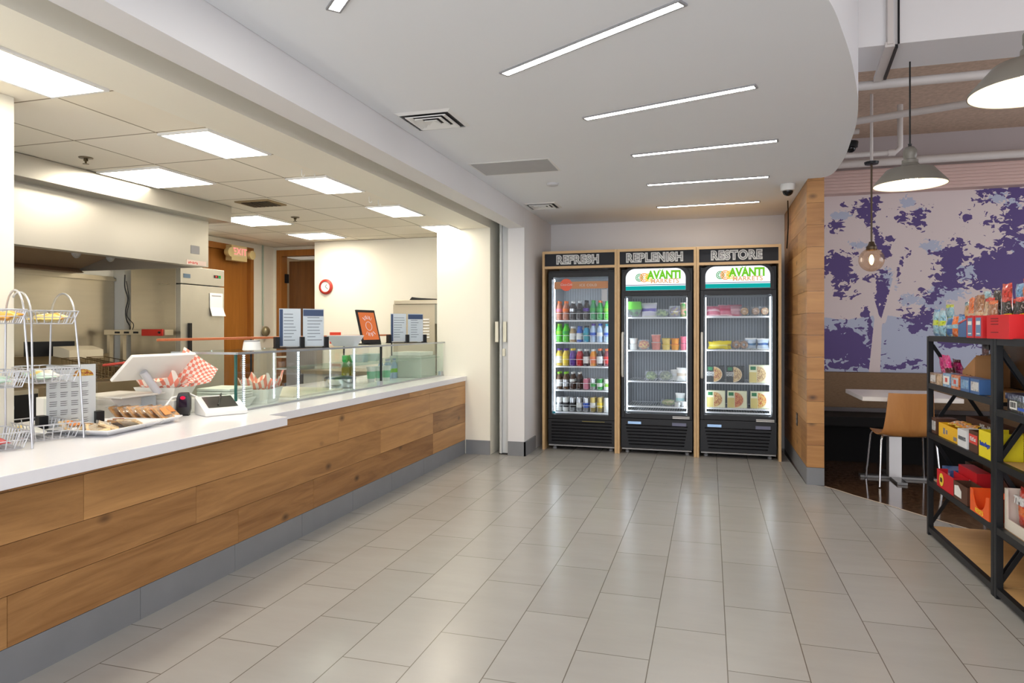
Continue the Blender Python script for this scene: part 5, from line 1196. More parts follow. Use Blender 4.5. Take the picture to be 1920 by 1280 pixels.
b = B(); b.sphere((1.374,6.65,1.955), .105, 24, 14); add('globe', b, glass('globe_glass',(250,236,220),.06), t, smooth=70)
b = B(); b.lathe([(.02,.16),(.03,.13),(.045,.115),(.045,.085),(.02,.08)], (1.374,6.65,1.955), 16); b.tube([(1.374,6.65,2.1),(1.374,6.65,2.80)], .008, 8); add('rod', b, pm('bronze',(92,78,62),.4,.6), t, smooth=40)
b = B(); b.sphere((1.374,6.65,1.955), .022, 12, 8, sc=(.8,.8,2.0)); add('filament_bulb', b, em('filament',(255,206,130),30), t, smooth=60)
b = B(); b.lathe([(.06,0),(.055,-.02),(1e-5,-.022)], (1.374,6.65,2.82), 16); add('canopy', b, BLACKM, t)

# ------------------------------------------------------------------ pipes under the dining ceiling
PW = pm('pipe_white',(206,200,196),.5,var=.05)
def pipe(pts, r, label, name='pipe', fit=()):
    b = B(); b.tube(pts, r, 12)
    for p,q in fit: b.tube([p,q], r*1.25, 12)
    return tag(add(name, b, PW, smooth=60), label, 'pipe', None)
pipe([(.5,5.0,2.965),(5.2,4.95,2.965)], .030, 'straight white pipe right behind the white beam')
pipe([(.75,6.55,3.12),(3.2,5.55,3.08)], .030, 'white pipe crossing obliquely under the rough ceiling')
pipe([(.7,6.9,2.95),(1.62,6.9,2.95),(1.66,6.9,2.99),(1.66,6.9,3.38)], .024, 'white elbow pipe rising beside the smaller barn lamp', fit=[((1.56,6.9,2.95),(1.62,6.9,2.95))])
pipe([(.9,7.1,3.22),(1.35,7.1,3.22)], .022, 'short white pipe stub with end fitting above the wood wall', fit=[((1.3,7.1,3.22),(1.36,7.1,3.22))])
pipe([(.96,7.9,3.09),(5.2,7.9,3.09)], .042, 'thick white pipe running along the ledge above the mural')
pipe([(1.374,6.65,2.821),(1.374,6.65,3.42)], .013, 'slim white drop rod carrying the globe pendant')
t = thing('track_light_rail', (.92,4.6,3.0), 'white cable channel folded over the beam edge with drop rod', 'channel')
b = B(); b.bar((1.0,4.37,2.99),(1.06,4.95,2.985),.05,.03); b.bar((1.0,4.385,2.99),(1.0,4.385,3.42),.05,.03); add('channel', b, PW, t)
b = B(); b.bar((1.035,4.38,2.98),(1.09,4.9,2.97),.016,.02); b.tube([(1.045,4.375,2.99),(1.045,4.375,3.42)], .006, 6); add('cable', b, BLACKM, t)
b = B(); b.tube([(1.06,4.95,2.98),(1.06,4.95,3.03)], .01, 8); add('hanger', b, PW, t)
dome(1.27,7.0,3.10,'black dome camera near the rough ceiling by the wood wall',BLACKM)
b = B(); b.tube([(1.27,7.0,3.09),(1.27,7.0,3.42)], .008, 6); tag(add('camera_rod', b, BLACKM), 'thin dark rod carrying the black dome camera', 'rod')
t = thing('junction_box', (1.07,8.12,2.70), 'white junction box with black end at the upper mural corner', 'junction box')
b = B(); b.box(1.02,8.07,2.64,1.17,8.149,2.76); add('box', b, WHITEP, t, bevel=.004); b = B(); b.box(.965,8.07,2.63,1.02,8.149,2.77); add('end_cap', b, BLACKM, t)
b = B(); b.tube([(1.13,8.12,2.64),(1.13,8.12,2.56),(1.09,8.12,2.52),(1.02,8.12,2.51)], .007, 6); add('conduit', b, PW, t, smooth=60)
t = thing('wall_switch', (.950,6.6,.5), 'pale switch plate on the dining side of the wood wall', 'switch'); b = B(); b.box(.926,6.45,.45,.932,6.53,.60); add('plate', b, WHITEP, t); b = B(); b.box(.932,6.48,.50,.936,6.50,.55); add('rocker', b, GREYP, t)

# ------------------------------------------------------------------ mural
def px2w(cx, cy):
    """mural crop coordinate -> wall x, z (layout of the printed picture on the wall)"""
    u = cx/1246; v = cy/1280
    return 1.236+u*1.845, 2.86 - (v)*(2.86-.78)*1.0
PB = [(60,240,60,40,.8),(130,110,40,30,.6),(270,130,80,60,.9),(330,90,40,30,.8),(290,190,38,65,.9),(480,200,60,50,.62),(600,215,42,70,.85),(650,130,70,40,.42),(335,310,22,60,.9),(360,370,26,40,.9),(395,410,36,50,1),(420,340,35,20,.8),
 (70,500,100,80,1),(120,590,90,60,.85),(100,670,80,60,.66),(175,700,50,40,.5),(290,600,60,34,.7),(370,700,46,120,1),(355,820,34,70,1.1),(410,650,40,40,.6),(475,560,18,40,.9),(500,500,14,36,.7),(540,440,34,34,.6),(265,830,26,40,.9),(290,900,14,60,1),(305,970,10,40,1),
 (80,1040,190,110,1.15),(210,1110,120,80,1.1),(180,1180,180,30,.9),(450,1188,90,14,1),(570,1160,70,24,.9),(600,920,60,40,.9),(650,870,120,60,.9),(560,870,60,50,.7),(500,790,50,60,.6),(690,720,70,60,.75),(800,620,120,60,.9),(820,490,90,90,1),(870,380,60,50,.62),(1150,560,180,120,1.3),(1050,540,90,80,1.1),(1180,390,90,100,.75),
 (1190,250,80,120,.85),(1060,240,50,40,.8),(1010,80,60,50,.8),(1100,60,70,30,.7),(1210,70,60,60,.95),(1190,150,50,40,.7),(910,210,40,40,.7),(990,420,40,30,.5),(730,440,50,26,.7),(1200,680,110,70,1.1),(1000,660,100,40,.8),(780,1020,70,36,1),(900,1030,80,30,.9),(1010,1140,60,40,1),(1100,1000,120,60,.9),(640,300,40,40,.4),(200,430,30,30,.6),(180,410,16,40,.7)]
BB = [(100,170,60,30,.9),(540,100,50,30,.9),(690,390,70,40,.8),(740,430,60,30,.7),(215,370,60,30,.8),(400,590,50,60,.8),(430,640,50,40,.7),(550,740,70,40,.8),(900,570,110,50,1),(780,700,110,60,.9),(1040,600,70,40,.9),(700,760,100,50,.9),(1110,90,50,40,.9),(1190,140,50,40,.8),(1220,400,50,60,.8),(160,590,60,40,.5),(620,160,40,30,.6)]
def mural():
    n_x, n_z = 230, 200; b = B(); cols = []
    x0, x1, z0, z1 = .945, 5.2, .86, 2.80
    xs = [x0+(x1-x0)*k/n_x for k in range(n_x+1)]; zs = [z0+(z1-z0)*k/n_z for k in range(n_z+1)]
    def fld(bl, cx, cy): 
        s = 0
        for bx,by,rx,ry,w_ in bl:
            d = ((cx-bx)/rx)**2+((cy-by)/ry)**2
            if d < 5: s = max(s, w_*math.exp(-d*.62))
        return s
    def seg(px, py, a, c):
        ax, ay, ar = a; bx, by, br = c; t_ = max(0,min(1,((px-ax)*(bx-ax)+(py-ay)*(by-ay))/((bx-ax)**2+(by-ay)**2)))
        return math.hypot(px-ax-t_*(bx-ax), py-ay-t_*(by-ay)) - (ar+t_*(br-ar))
    TR = [((322,1215,37),(345,880,26)),((345,890,20),(312,760,14)),((312,760,14),(300,660,8)),((380,880,18),(425,720,14)),((425,720,14),(462,560,9))]
    for z in zs:
        for x in xs:
            cx = (x-1.236)/1.845*1246; cy = (2.86-z)/(2.08)*1280
            if cx > 1246: cxm = 1246-(cx-1246)*.8
            else: cxm = cx
            if cxm < 0: cxm = -cxm
            p = fld(PB, cxm, cy); l = fld(BB, cxm, cy)
            gl = 850+12*math.sin(cx*.013)
            g = max(0,min(1,(cy-gl)/14)) if True else 0
            tr = min(seg(cx, cy, a, c) for a, c in TR)
            b.v.append((x,8.146,z)); cols.append((p, max(l, g*.95), max(0,min(1,.5-tr/24)), 1))
    w_ = n_x+1
    for j in range(n_z):
        for k in range(n_x):
            a = j*w_+k; b.f.append((a,a+1,a+w_+1,a+w_)); b.m.append(0)
    m, nt, out = newmat('mural_print'); p = N(nt,'ShaderNodeBsdfPrincipled',i_Roughness=.6)
    at = N(nt,'ShaderNodeAttribute',attribute_name='motif'); sp = N(nt,'ShaderNodeSeparateColor'); L(nt,at.outputs['Color'],sp.inputs[0])
    tc = N(nt,'ShaderNodeTexCoord'); mp = N(nt,'ShaderNodeMapping'); mp.inputs['Scale'].default_value = (1,1,1.35); L(nt,tc.outputs['Object'],mp.inputs[0])
    nz = N(nt,'ShaderNodeTexNoise',i_Scale=15.0,i_Detail=2.5,i_Roughness=.5,i_Distortion=.8); L(nt,mp.outputs[0],nz.inputs['Vector'])
    nz2 = N(nt,'ShaderNodeTexNoise',i_Scale=22.0,i_Detail=2.0,i_Distortion=1.0); L(nt,mp.outputs[0],nz2.inputs['Vector'])
    def thr(src, noise, amp, cut):
        a = N(nt,'ShaderNodeMath',operation='MULTIPLY_ADD'); a.inputs[1].default_value = amp; a.inputs[2].default_value = -amp*.5; L(nt,noise.outputs['Fac'],a.inputs[0])
        c = N(nt,'ShaderNodeMath',operation='ADD'); L(nt,src,c.inputs[0]); L(nt,a.outputs[0],c.inputs[1])
        r = N(nt,'ShaderNodeMapRange'); r.inputs['From Min'].default_value = cut-.015; r.inputs['From Max'].default_value = cut+.015; L(nt,c.outputs[0],r.inputs['Value']); return r.outputs[0]
    P_ = thr(sp.outputs[0], nz, 1.9, .52); Bl = thr(sp.outputs[1], nz2, 1.3, .5); T_ = thr(sp.outputs[2], nz2, .25, .5)
    base_ = (*lin((206,192,190)),1)
    m1 = N(nt,'ShaderNodeMix',data_type='RGBA'); m1.inputs['A'].default_value = base_; m1.inputs['B'].default_value = (*lin((168,174,194)),1); L(nt,Bl,m1.inputs['Factor'])
    m2 = N(nt,'ShaderNodeMix',data_type='RGBA'); m2.inputs['B'].default_value = (*lin((78,58,116)),1); L(nt,m1.outputs['Result'],m2.inputs['A']); L(nt,P_,m2.inputs['Factor'])
    m3 = N(nt,'ShaderNodeMix',data_type='RGBA'); m3.inputs['B'].default_value = base_; L(nt,m2.outputs['Result'],m3.inputs['A']); L(nt,T_,m3.inputs['Factor'])
    L(nt,m3.outputs['Result'],p.inputs['Base Color']); L(nt,p.outputs[0],out.inputs[0])
    b.keep = True
    o = add('wall_mural', b, m, kind='structure'); ca = o.data.color_attributes.new('motif','FLOAT_COLOR','POINT')
    flat = [v for c in cols for v in c]; ca.data.foreach_set('color', flat)
mural()

# ------------------------------------------------------------------ banquette, table, chairs
def fabric(n, a, c_):
    m, nt, out = newmat(n); p = N(nt,'ShaderNodeBsdfPrincipled',i_Roughness=.9); tc = N(nt,'ShaderNodeTexCoord'); mp = N(nt,'ShaderNodeMapping'); mp.inputs['Scale'].default_value = (30,30,140); L(nt,tc.outputs['Object'],mp.inputs[0])
    z = N(nt,'ShaderNodeTexNoise',i_Scale=1.0,i_Detail=4.0); L(nt,mp.outputs[0],z.inputs['Vector']); mx = N(nt,'ShaderNodeMix',data_type='RGBA'); mx.inputs['A'].default_value = (*lin(a),1); mx.inputs['B'].default_value = (*lin(c_),1)
    L(nt,z.outputs['Fac'],mx.inputs['Factor']); L(nt,mx.outputs['Result'],p.inputs['Base Color']); L(nt,p.outputs[0],out.inputs[0]); return m
t = thing('banquette', (3.0,7.85,0), 'long banquette with brown woven back and black seat below the mural', 'bench')
b = B(); b.box(.95,7.98,.50,5.15,8.13,.875); add('backrest', b, fabric('brown_weave',(96,74,54),(136,110,84)), t, bevel=.012)
b = B(); b.box(.95,7.48,.36,5.15,7.97,.46); add('seat', b, pm('black_vinyl',(24,22,22),.6,spec=.25), t, bevel=.012)
b = B(); b.box(.95,7.55,.0,5.15,7.97,.355); add('seat_box', b, pm('black_laminate',(12,11,12),.7,spec=.2), t)
OAKV = wood('oak_veneer',(176,116,62),(206,148,88),(14,14,1.4),knots=False,rough=.35)
def table(x0, x1, y0, y1, label):
    t = thing('dining_table', ((x0+x1)/2,(y0+y1)/2,0), label, 'table', 'white dining tables')
    b = B(); b.box(x0,y0,.725,x1,y1,.762); add('table_top', b, pm('white_laminate',(232,226,220),.3), t, bevel=.004)
    xc = x0+.33; yc = (y0+y1)/2
    b = B(); b.box(xc-.05,yc-.05,.02,xc+.05,yc+.05,.725); add('pedestal', b, pm('pedestal_steel',(186,182,180),.28,.7,var=.03), t)
    b = B(); b.box(x0+.05,yc-.04,.002,x1-.1,yc+.04,.022); b.box(xc-.04,y0+.1,.002,xc+.04,y1-.1,.0215); add('foot_bar', b, pm('foot_steel',(120,118,116),.35,.8), t)
table(1.26,2.02,6.43,7.2,'white dining table on steel pedestal behind the wooden chair')
table(2.20,2.96,6.43,7.2,'white dining table farther along the banquette, seen through the black rack')
def chair(x, y, rz, label):
    """ply shell chair; back towards -y"""
    t = thing('shell_chair', (x,y,0), label, 'chair', 'oak shell chairs', rz)
    # bent ply shell: profile in yz swept over x with a slight curve
    prof = [(.21,.435),(.16,.445),(.06,.436),(-.06,.430),(-.14,.437),(-.185,.470),(-.205,.52),(-.222,.60),(-.238,.70),(-.252,.805)]
    pr = smoothed(prof, 3); b = B(); n = 10; m_ = len(pr)
    for s in (0,1):
        for j,(yy,zz) in enumerate(pr):
            f = j/(m_-1); hw = .20+.018*math.sin(PI*min(1,f*1.6)) - (.03*max(0,f-.55)/.45)
            for k in range(n+1):
                u = k/n*2-1; curve = .035*u*u
                b.v.append((u*hw, yy+(curve if f > .5 else curve*(f/.5)) - (0 if s == 0 else (-.008 if f > .5 else 0)), zz+(.012*u*u if f <= .5 else 0) - (.008 if s == 0 and f <= .5 else 0)))
    w_ = n+1; tot = m_*w_
    for j in range(m_-1):
        for k in range(n):
            a = j*w_+k; b.f.append((a,a+1,a+w_+1,a+w_)); b.m.append(0); b.f.append((tot+a,tot+a+w_,tot+a+w_+1,tot+a+1)); b.m.append(0)
    for j in range(m_-1):
        for k in (0,n): a = j*w_+k; b.f.append((a,a+w_,tot+a+w_,tot+a)); b.m.append(0)
    for k in range(n):
        for j in (0,m_-1): a = j*w_+k; b.f.append((a,a+1,tot+a+1,tot+a)); b.m.append(0)
    o = add('shell', b, OAKV, t, local=True, smooth=40)
    ca = o.data.color_attributes.new('tint','FLOAT_COLOR','POINT')
    for c in ca.data: c.color = (.5,.3,.2,1)
    for sx in (-1,1):
        b = B(); b.tube([(sx*.235,-.20,.008),(sx*.21,-.155,.40),(sx*.20,-.145,.425),(sx*.19,-.12,.432)], .0085, 8); b.tube([(sx*.19,-.12,.432),(sx*.19,.12,.432)], .0085, 8); add('leg', b, CHROME, t, local=True, smooth=70)
        b = B(); b.tube([(sx*.19,.12,.432),(sx*.20,.145,.425),(sx*.21,.155,.40),(sx*.235,.20,.008)], .0085, 8); add('leg', b, CHROME, t, local=True, smooth=70)
    b = B(); b.tube([(-.19,-.10,.428),(.19,-.10,.428)], .007, 8); add('cross_bar', b, CHROME, t, local=True)
    return t
chair(1.60,6.58,.06,'oak shell chair with chrome legs, back turned, in front of the nearer white table'); chair(2.47,6.55,-.05,'oak shell chair seen through the upper bay of the black rack')

# ------------------------------------------------------------------ black snack racks
RX0, RX1, RY0, RY1 = 1.37, 1.76, 3.955, 5.045
def rack(y0, y1, zs, label, xbr=True, top=1.30):
    t = thing('snack_rack', ((RX0+RX1)/2,(y0+y1)/2,0), label, 'shelf rack', 'black snack racks')
    for x in (RX0,RX1-.032):
        for y in (y0,y1-.032): b = B(); b.box(x,y,0,x+.032,y+.032,top-.004); add('post', b, BLACKM, t, bevel=.002)
    for z in zs:
        b = B(); b.box(RX0+.032,y0+.002,z-.012,RX1-.032,y1-.002,z); bd = add('shelf_board', b, PLY, t)
        ca = bd.data.color_attributes.new('tint','FLOAT_COLOR','POINT')
        for c in ca.data: c.color = (.5,.3,.1,1)
        b = B(); b.box(RX0+.002,y0+.032,z-.032,RX0+.030,y1-.032,z+.003); b.box(RX1-.030,y0+.032,z-.032,RX1-.002,y1-.032,z+.003); b.box(RX0+.032,y0+.002,z-.032,RX1-.032,y0+.028,z-.012); b.box(RX0+.032,y1-.028,z-.032,RX1-.032,y1-.002,z-.012); add('shelf_rail', b, BLACKM, t)
    def cross(y, za, zb):
        b = B(); b.bar((RX0+.03,y,za),(RX1-.03,y,zb),.005,.022); add('brace', b, BLACKM, t); b = B(); b.bar((RX0+.03,y+.006,zb),(RX1-.03,y+.006,za),.005,.022); add('brace', b, BLACKM, t)
    for y in ((y1-.014,) if not xbr else (y0+.012,y1-.014)):
        cross(y, top-.06, .70); cross(y, .64, .08)
    return t
RACKS = []
RACKS.append(rack(RY0,RY1,[.052,.355,.668,.99,1.297],'black metal snack rack with wood shelves, bay nearer the mural'))
RACKS.append(rack(RY0-1.09-.004,RY0-.004,[.052,.355,.682,1.297],'black metal snack rack, bay cut by the photo edge'))
for k,(y0,y1) in enumerate(((RY0,RY1),(RY0-1.094,RY0-.004))):
    b = B(); b.box(RX1+.003,y0+.02,.07,RX1+.012,y1-.02,1.27); o = add('back_panel', b, DARKPLY, RACKS[k])
    ca = o.data.color_attributes.new('tint','FLOAT_COLOR','POINT')
    for c in ca.data: c.color = (.4,.3,.1,1)

# ------------------------------------------------------------------ goods on the rack
SHF = {1:1.2975, 2:.9935, 3:.6715, 4:.3585}
def F(n, c, **k):
    """printed film: base colour broken by paler and darker printed patches"""
    name = 'film_'+n
    if name in MATS: return MATS[name]
    m, nt, out = newmat(name); p = N(nt,'ShaderNodeBsdfPrincipled',i_Roughness=.28); p.inputs['Coat Weight'].default_value = .3
    tc = N(nt,'ShaderNodeTexCoord'); nz = N(nt,'ShaderNodeTexNoise',i_Scale=38.0,i_Detail=2.0,i_Distortion=1.2); L(nt,tc.outputs['Object'],nz.inputs['Vector'])
    cr = N(nt,'ShaderNodeValToRGB'); e = cr.color_ramp.elements; cr.color_ramp.interpolation = 'CONSTANT'
    a = lin(c); pale = lin([x*.45+225*.55 for x in c]); dk = [x*.4 for x in a]
    e[0].position = 0; e[0].color = (*dk,1); e[1].position = .40; e[1].color = (*a,1); q = e.new(.58); q.color = (*pale,1); q = e.new(.66); q.color = (*[x*.8 for x in a],1)
    L(nt,nz.outputs['Fac'],cr.inputs[0]); L(nt,cr.outputs[0],p.inputs['Base Color']); L(nt,p.outputs[0],out.inputs[0]); return m
AQ = F('aqua',(140,186,206)); LIME_ = F('lime',(190,206,60)); ORG = F('orange',(226,110,40)); NUT = F('nut',(160,110,76)); REDF = F('red',(208,50,36)); SKY = F('sky',(110,160,206)); BLKF = F('black',(40,34,34)); YEL = F('yellow',(240,214,40)); TANF = F('tan',(206,176,140)); NAVY = F('navy',(34,56,130)); PINKF = F('pink',(222,50,130)); MAR = F('maroon',(90,34,40)); SILV = F('silver',(206,206,206))
KRAFT = pm('kraft_card',(168,124,80),.75,var=.1,scale=12); BROWNC = pm('brown_carton',(84,52,36),.6,var=.15)
def carton(x, y, z, w, d, h, mats, label, name='snack_box', words=None, wc=None, ws=.03, rz=0, open_top=False, cat='box', lab=True, group=None, face=-1):
    """box whose printed side looks to -x (towards the hall); w runs along y"""
    t = thing(name, (x,y,z), label, cat, group, rz)
    b = B(); th = .003
    if open_top:
        b.box(-d/2,-w/2,0,d/2,w/2,th); b.box(-d/2,-w/2,th,-d/2+th,w/2,h); b.box(d/2-th,-w/2,th,d/2,w/2,h*open_top); b.box(-d/2+th,-w/2,th,d/2-th,-w/2+th,h); b.box(-d/2+th,w/2-th,th,d/2-th,w/2,h)
    else: b.box(-d/2,-w/2,0,d/2,w/2,h)
    add('carton', b, mats[0], t, local=True, bevel=.0012 if not open_top else 0)
    if len(mats) > 1:
        b = B(); b.box(-d/2-.0008,-w*.42,h*.2,-d/2,w*.42,h*.8); p = add('print_panel', b, mats[1], t, local=True)
    if words:
        o = text('lettering', words, ws, wc or CHALKW, t, (-d/2-.0014,0,h*.5), rot=(PI/2,0,-PI/2), local=True, wide=.85, off=.0008)
    return t
GR = {k: f'goods on rack shelf {n}' for k,n in ((1,'one from the top'),(2,'two from the top'),(3,'three from the top'),(4,'four from the top'))}
def rbag(x, y, lv, w, h, m, label, rz=PI/2, lean=0, d=.045, z=None):
    return bag('snack_bag', w, h, d, m, (x,y,SHF[lv] if z is None else z), label, 'snack bag', -PI/2+ (rz-PI/2), lean, GR[lv])
# top: front row of small packs, from the mural end
for (x,y,w,h,ms,l) in ((1.41,4.97,.13,.17,[AQ,LIME_,SKY],'tall aqua and lime bag at the mural end of the top shelf, front row'),(1.47,4.93,.15,.20,[AQ,LIME_,LIME_],'aqua bag with lime band behind the front row at the mural end'),(1.40,4.83,.12,.16,[AQ,LIME_,AQ],'second aqua and lime bag from the mural end'),(1.41,4.72,.085,.115,[NAVY,AQ,SKY],'small blue bag between the aqua bags and the orange pack'),
    (1.41,4.62,.085,.12,[ORG,AQ,ORG],'small orange pack with pale top in the front row'),(1.41,4.52,.085,.13,[SKY,SILV,NAVY],'sky blue and white pack beside the blue triangular tray'),(1.52,4.76,.13,.21,[F('bread',(206,160,110)),ORG,AQ],'tan and aqua bag in the second row near the mural end'),(1.50,4.62,.14,.23,[ORG,TANF,ORG],'bright orange bag in the second row'),
    (1.49,4.50,.15,.24,[NUT,TANF,NUT],'brown nut bag in the second row'),(1.50,4.38,.13,.22,[TANF,F('cream',(226,206,170)),REDF],'cream nut bag beside the brown nut bag'),(1.48,4.27,.12,.20,[NUT,REDF,ORG],'nut and red bag above the blue tray'),(1.60,4.70,.10,.27,[F('pale',(150,180,190)),SKY,AQ],'pale blue tall bag in the third row'),(1.61,4.58,.10,.27,[BLKF,F('dgreen',(40,70,60)),BLKF],'black pointed bag in the third row'),
    (1.60,4.42,.13,.30,[REDF,ORG,REDF],'bright red bag standing tallest in the third row'),(1.61,4.28,.10,.29,[SKY,NAVY,SKY],'sky blue bag between the red and the orange ring bag'),(1.60,4.15,.13,.31,[ORG,AQ,REDF],'orange bag with pale round window, third row'),(1.62,3.99,.10,.33,[F('plum',(150,120,130)),BLKF,BLKF],'tall plum and black pouch, highest on the rack')):
    rbag(x,y,1,w,h,ms,l)
for k,(y,h) in enumerate(((4.10,.21),(4.02,.20),(3.93,.205),(3.85,.20),(3.77,.205),(3.69,.20))):
    rbag(1.50+.02*(k%2),y,1,.10,h,[BLKF,YEL if k in (0,2) else TANF,REDF],f'black and red jerky bag with light header, {ORD[k]} from the orange ring bag',lean=.12)
t = thing('display_tray', (1.41,4.40,SHF[1]), 'dark blue triangular display tray with red edge on the top shelf', 'display box', GR[1])
b = B(); b.prism([(-.09,0),(.10,0),(.10,.11),(-.09,.07)], 'x', -.03, .03); b.v = [(x,-y,z) for x,y,z in b.v]; add('carton', b, NAVY, t, local=True)
b = B(); b.prism([(-.10,.112),(.09,.072),(.09,.082),(-.10,.122)], 'x', -.031, .031); add('red_edge', b, REDF, t, local=True)
for k,(y,l) in enumerate(((4.225,'red display box with blue bottle picture, nearer the blue tray'),(4.105,'red display box with blue bottle picture, beside the large red box'))):
    t = carton(1.40,y,SHF[1],.105,.09,.118,[pm('box_red',(206,40,46),.5)],l,'display_box',group=GR[1],cat='display box')
    b = B(); b.box(-.0462,-.034,.010,-.0453,.034,.108); p_ = add('print_panel', b, pm('steel_blue',(110,140,176),.5), t, local=True); b = B(); b.box(-.0472,-.026,.07,-.0463,.026,.09); b.box(-.0472,-.022,.02,-.0463,.022,.026); add('print_band', b, PAP['white'], p_, local=True)
t = carton(1.43,3.86,SHF[1],.27,.15,.118,[pm('box_red2',(214,26,34),.5)],'large plain bright red box at the photo edge of the top shelf','display_box',group=GR[1],cat='display box')
b = B()
for z in (.03,.07,.085,.098): b.box(-.0765,-.01,z,-.0755,.08,z+.004)
add('printed_line', b, pm('dark_red',(120,14,20),.5), t, local=True)
t = thing('kraft_tray', (1.60,3.72,SHF[1]), 'tall kraft cardboard display tray at the photo edge behind the jerky bags', 'display box', GR[1])
b = B(); b.box(-.10,-.32,0,.10,-.316,.26); b.box(.096,-.316,0,.10,.24,.25); b.box(-.10,-.316,0,.096,.24,.004); b.box(-.16,-.24,.004,-.155,-.10,.23); add('carton', b, KRAFT, t, local=True)
# second shelf
for k,(y,w,ms,l) in enumerate(((4.94,.12,[F('choc',(140,110,84)),SILV],'tan printed box at the mural end of the second shelf'),(4.82,.10,[F('beige',(190,160,120)),TANF],'beige box, second from the mural end'),(4.685,.125,[F('ltblue',(120,170,210)),PAP['white']],'pale blue box with red mark on the second shelf'),(4.535,.125,[F('orangebox',(214,120,70)),F('ltblue2',(170,200,220))],'orange box with pale panel on the second shelf'),(4.375,.135,[NAVY,SKY],'dark blue box with pale blue panel on the second shelf'),(4.225,.13,[NAVY,SILV],'blue and white box nearest the rack post'))):
    t = carton(1.412,y,SHF[2],w,.07,.082 if k > 1 else .07,ms,l,group=GR[2])
    if k in (2,3): b = B(); b.box(-.0368,-.022,.03,-.0359,.018,.055); add('red_mark', b, REDF, t, local=True)
def slant_tray(x, y, label, words=False):
    t = thing('kraft_tray', (x,y,SHF[2]), label, 'display box', GR[2])
    b = B(); L_ = .20
    b.prism([(L_/2,0),(L_/2,.10),(-L_/2,.19),(-L_/2,0)], 'x', -.002, .002); i = len(b.v)
    b.prism([(L_/2,0),(L_/2,.10),(-L_/2,.19),(-L_/2,0)], 'x', .118, .122); b.box(.002,-L_/2,0,.118,L_/2,.004); b.box(.002,-L_/2-.003,.004,.118,-L_/2,.20); b.box(.002,L_/2-.003,.004,.118,L_/2,.10)
    add('carton', b, KRAFT, t, local=True)
    if words:
        text('lettering', 'ccoquin', .042, pm('print_brown',(60,40,26),.7), t, (-.0035,-.01,.035), rot=(PI/2,0,-PI/2), local=True)
        b = B(); b.tube([(-.0036,.05-.02*k,.06+.022*abs(math.sin(k*1.1))) for k in range(7)], .0022, 5); add('cloud_mark', b, pm('print_brown',(60,40,26),.7), t, local=True)
    return t
slant_tray(1.47,4.60,'kraft slanted tray with dark cloud print on the second shelf',True); slant_tray(1.605,4.83,'plain kraft slanted tray behind the printed one')
for (x,y,h,ms,l) in ((1.48,4.97,.17,[PINKF,F('lpink',(240,140,180)),PINKF],'hot pink bag at the mural end of the second shelf'),(1.46,4.82,.19,[PINKF,MAR,PINKF],'hot pink bag leaning beside the kraft trays'),(1.55,4.95,.16,[PINKF,F('lpink2',(240,140,190)),MAR],'pink and maroon bag between the pink bags and trays')):
    rbag(x,y,2,.15,h,ms,l,lean=.25)
for k,(x,y,l) in enumerate(((1.665,4.80,'maroon bag with grey window standing in the rear tray'),(1.535,4.55,'maroon bag with grey window standing in the printed tray'))):
    t = rbag(x,y,2,.10,.255,[MAR,SILV,BLKF],l,d=.03,z=SHF[2]+.005)
# third shelf
t = carton(1.60,4.56,SHF[3],.62,.12,.13,[BROWNC],'long dark brown candy carton at the back of the third shelf','candy_box',group=GR[3],open_top=.9)
text('lettering','Milky Way',.055,CHALKW,t,(-.0615,-.02,.092),rot=(PI/2,0,-PI/2),local=True,shear=.2,wide=.9)
t = carton(1.45,4.97,SHF[3],.09,.12,.10,[BROWNC,SILV],'small dark carton at the mural end of the third shelf','candy_box',group=GR[3])
t = carton(1.45,4.70,SHF[3],.34,.12,.085,[pm('candy_yellow',(240,186,30),.45)],'yellow candy carton heaped with orange wrappers','candy_box',group=GR[3],open_top=1)
b = B(); b.box(-.0612,.05,.025,-.0602,.085,.062); b.box(-.0612,.005,.03,-.0602,.035,.055); b.box(-.0612,-.155,.012,-.0602,-.10,.034); add('print_block', b, [PAP['silver']], t, local=True)
for k in range(7):
    rbag(1.44+.012*(k%3),4.84-.045*k,3,.07,.06,[F('wrap_or',(232,150,60)),NUT if k%2 else SILV,YEL],f'small orange wrapper lying in the yellow carton, {ORD[k]} from the mural end',lean=-1.2,d=.02,z=SHF[3]+.072+.004*(k%2))
t = carton(1.43,4.425,SHF[3],.15,.10,.10,[pm('candy_white',(222,224,226),.5)],"white candy carton with grey lettering beside the yellow one".replace('"',''),'candy_box',group=GR[3],words="HERSHEY'S",wc=pm('print_grey',(96,100,106),.6),ws=.028)
t = carton(1.44,4.27,SHF[3],.13,.11,.115,[BROWNC,],'red and brown candy carton between white and lemon yellow cartons','candy_box',group=GR[3],open_top=.9)
b = B(); b.box(-.0562,-.06,.045,-.0552,.06,.095); add('print_panel', b, pm('kit_red',(214,70,60),.5), t, local=True); text('lettering','KitKat',.032,CHALKW,t,(-.0572,0,.07),rot=(PI/2,0,-PI/2),local=True)
t = carton(1.45,4.09,SHF[3],.17,.14,.14,[pm('lemon',(234,216,30),.45)],'lemon yellow candy carton just behind the rack post','candy_box',group=GR[3],open_top=.8,words='Butterfinger',wc=pm('print_blue',(40,70,170),.5),ws=.034)
t = carton(1.62,4.06,SHF[3],.30,.12,.12,[pm('lemon',(234,216,30),.45),pm('fact_grey',(200,204,170),.5)],'lemon yellow carton with pale text panel seen past the post','candy_box',group=GR[3])
b = B()
for k in range(6): b.box(-.0625,-.09,.03+.012*k,-.0617,.10-.03*random.random(),.034+.012*k)
add('printed_line', b, pm('print_grey',(96,100,106),.6), t, local=True)
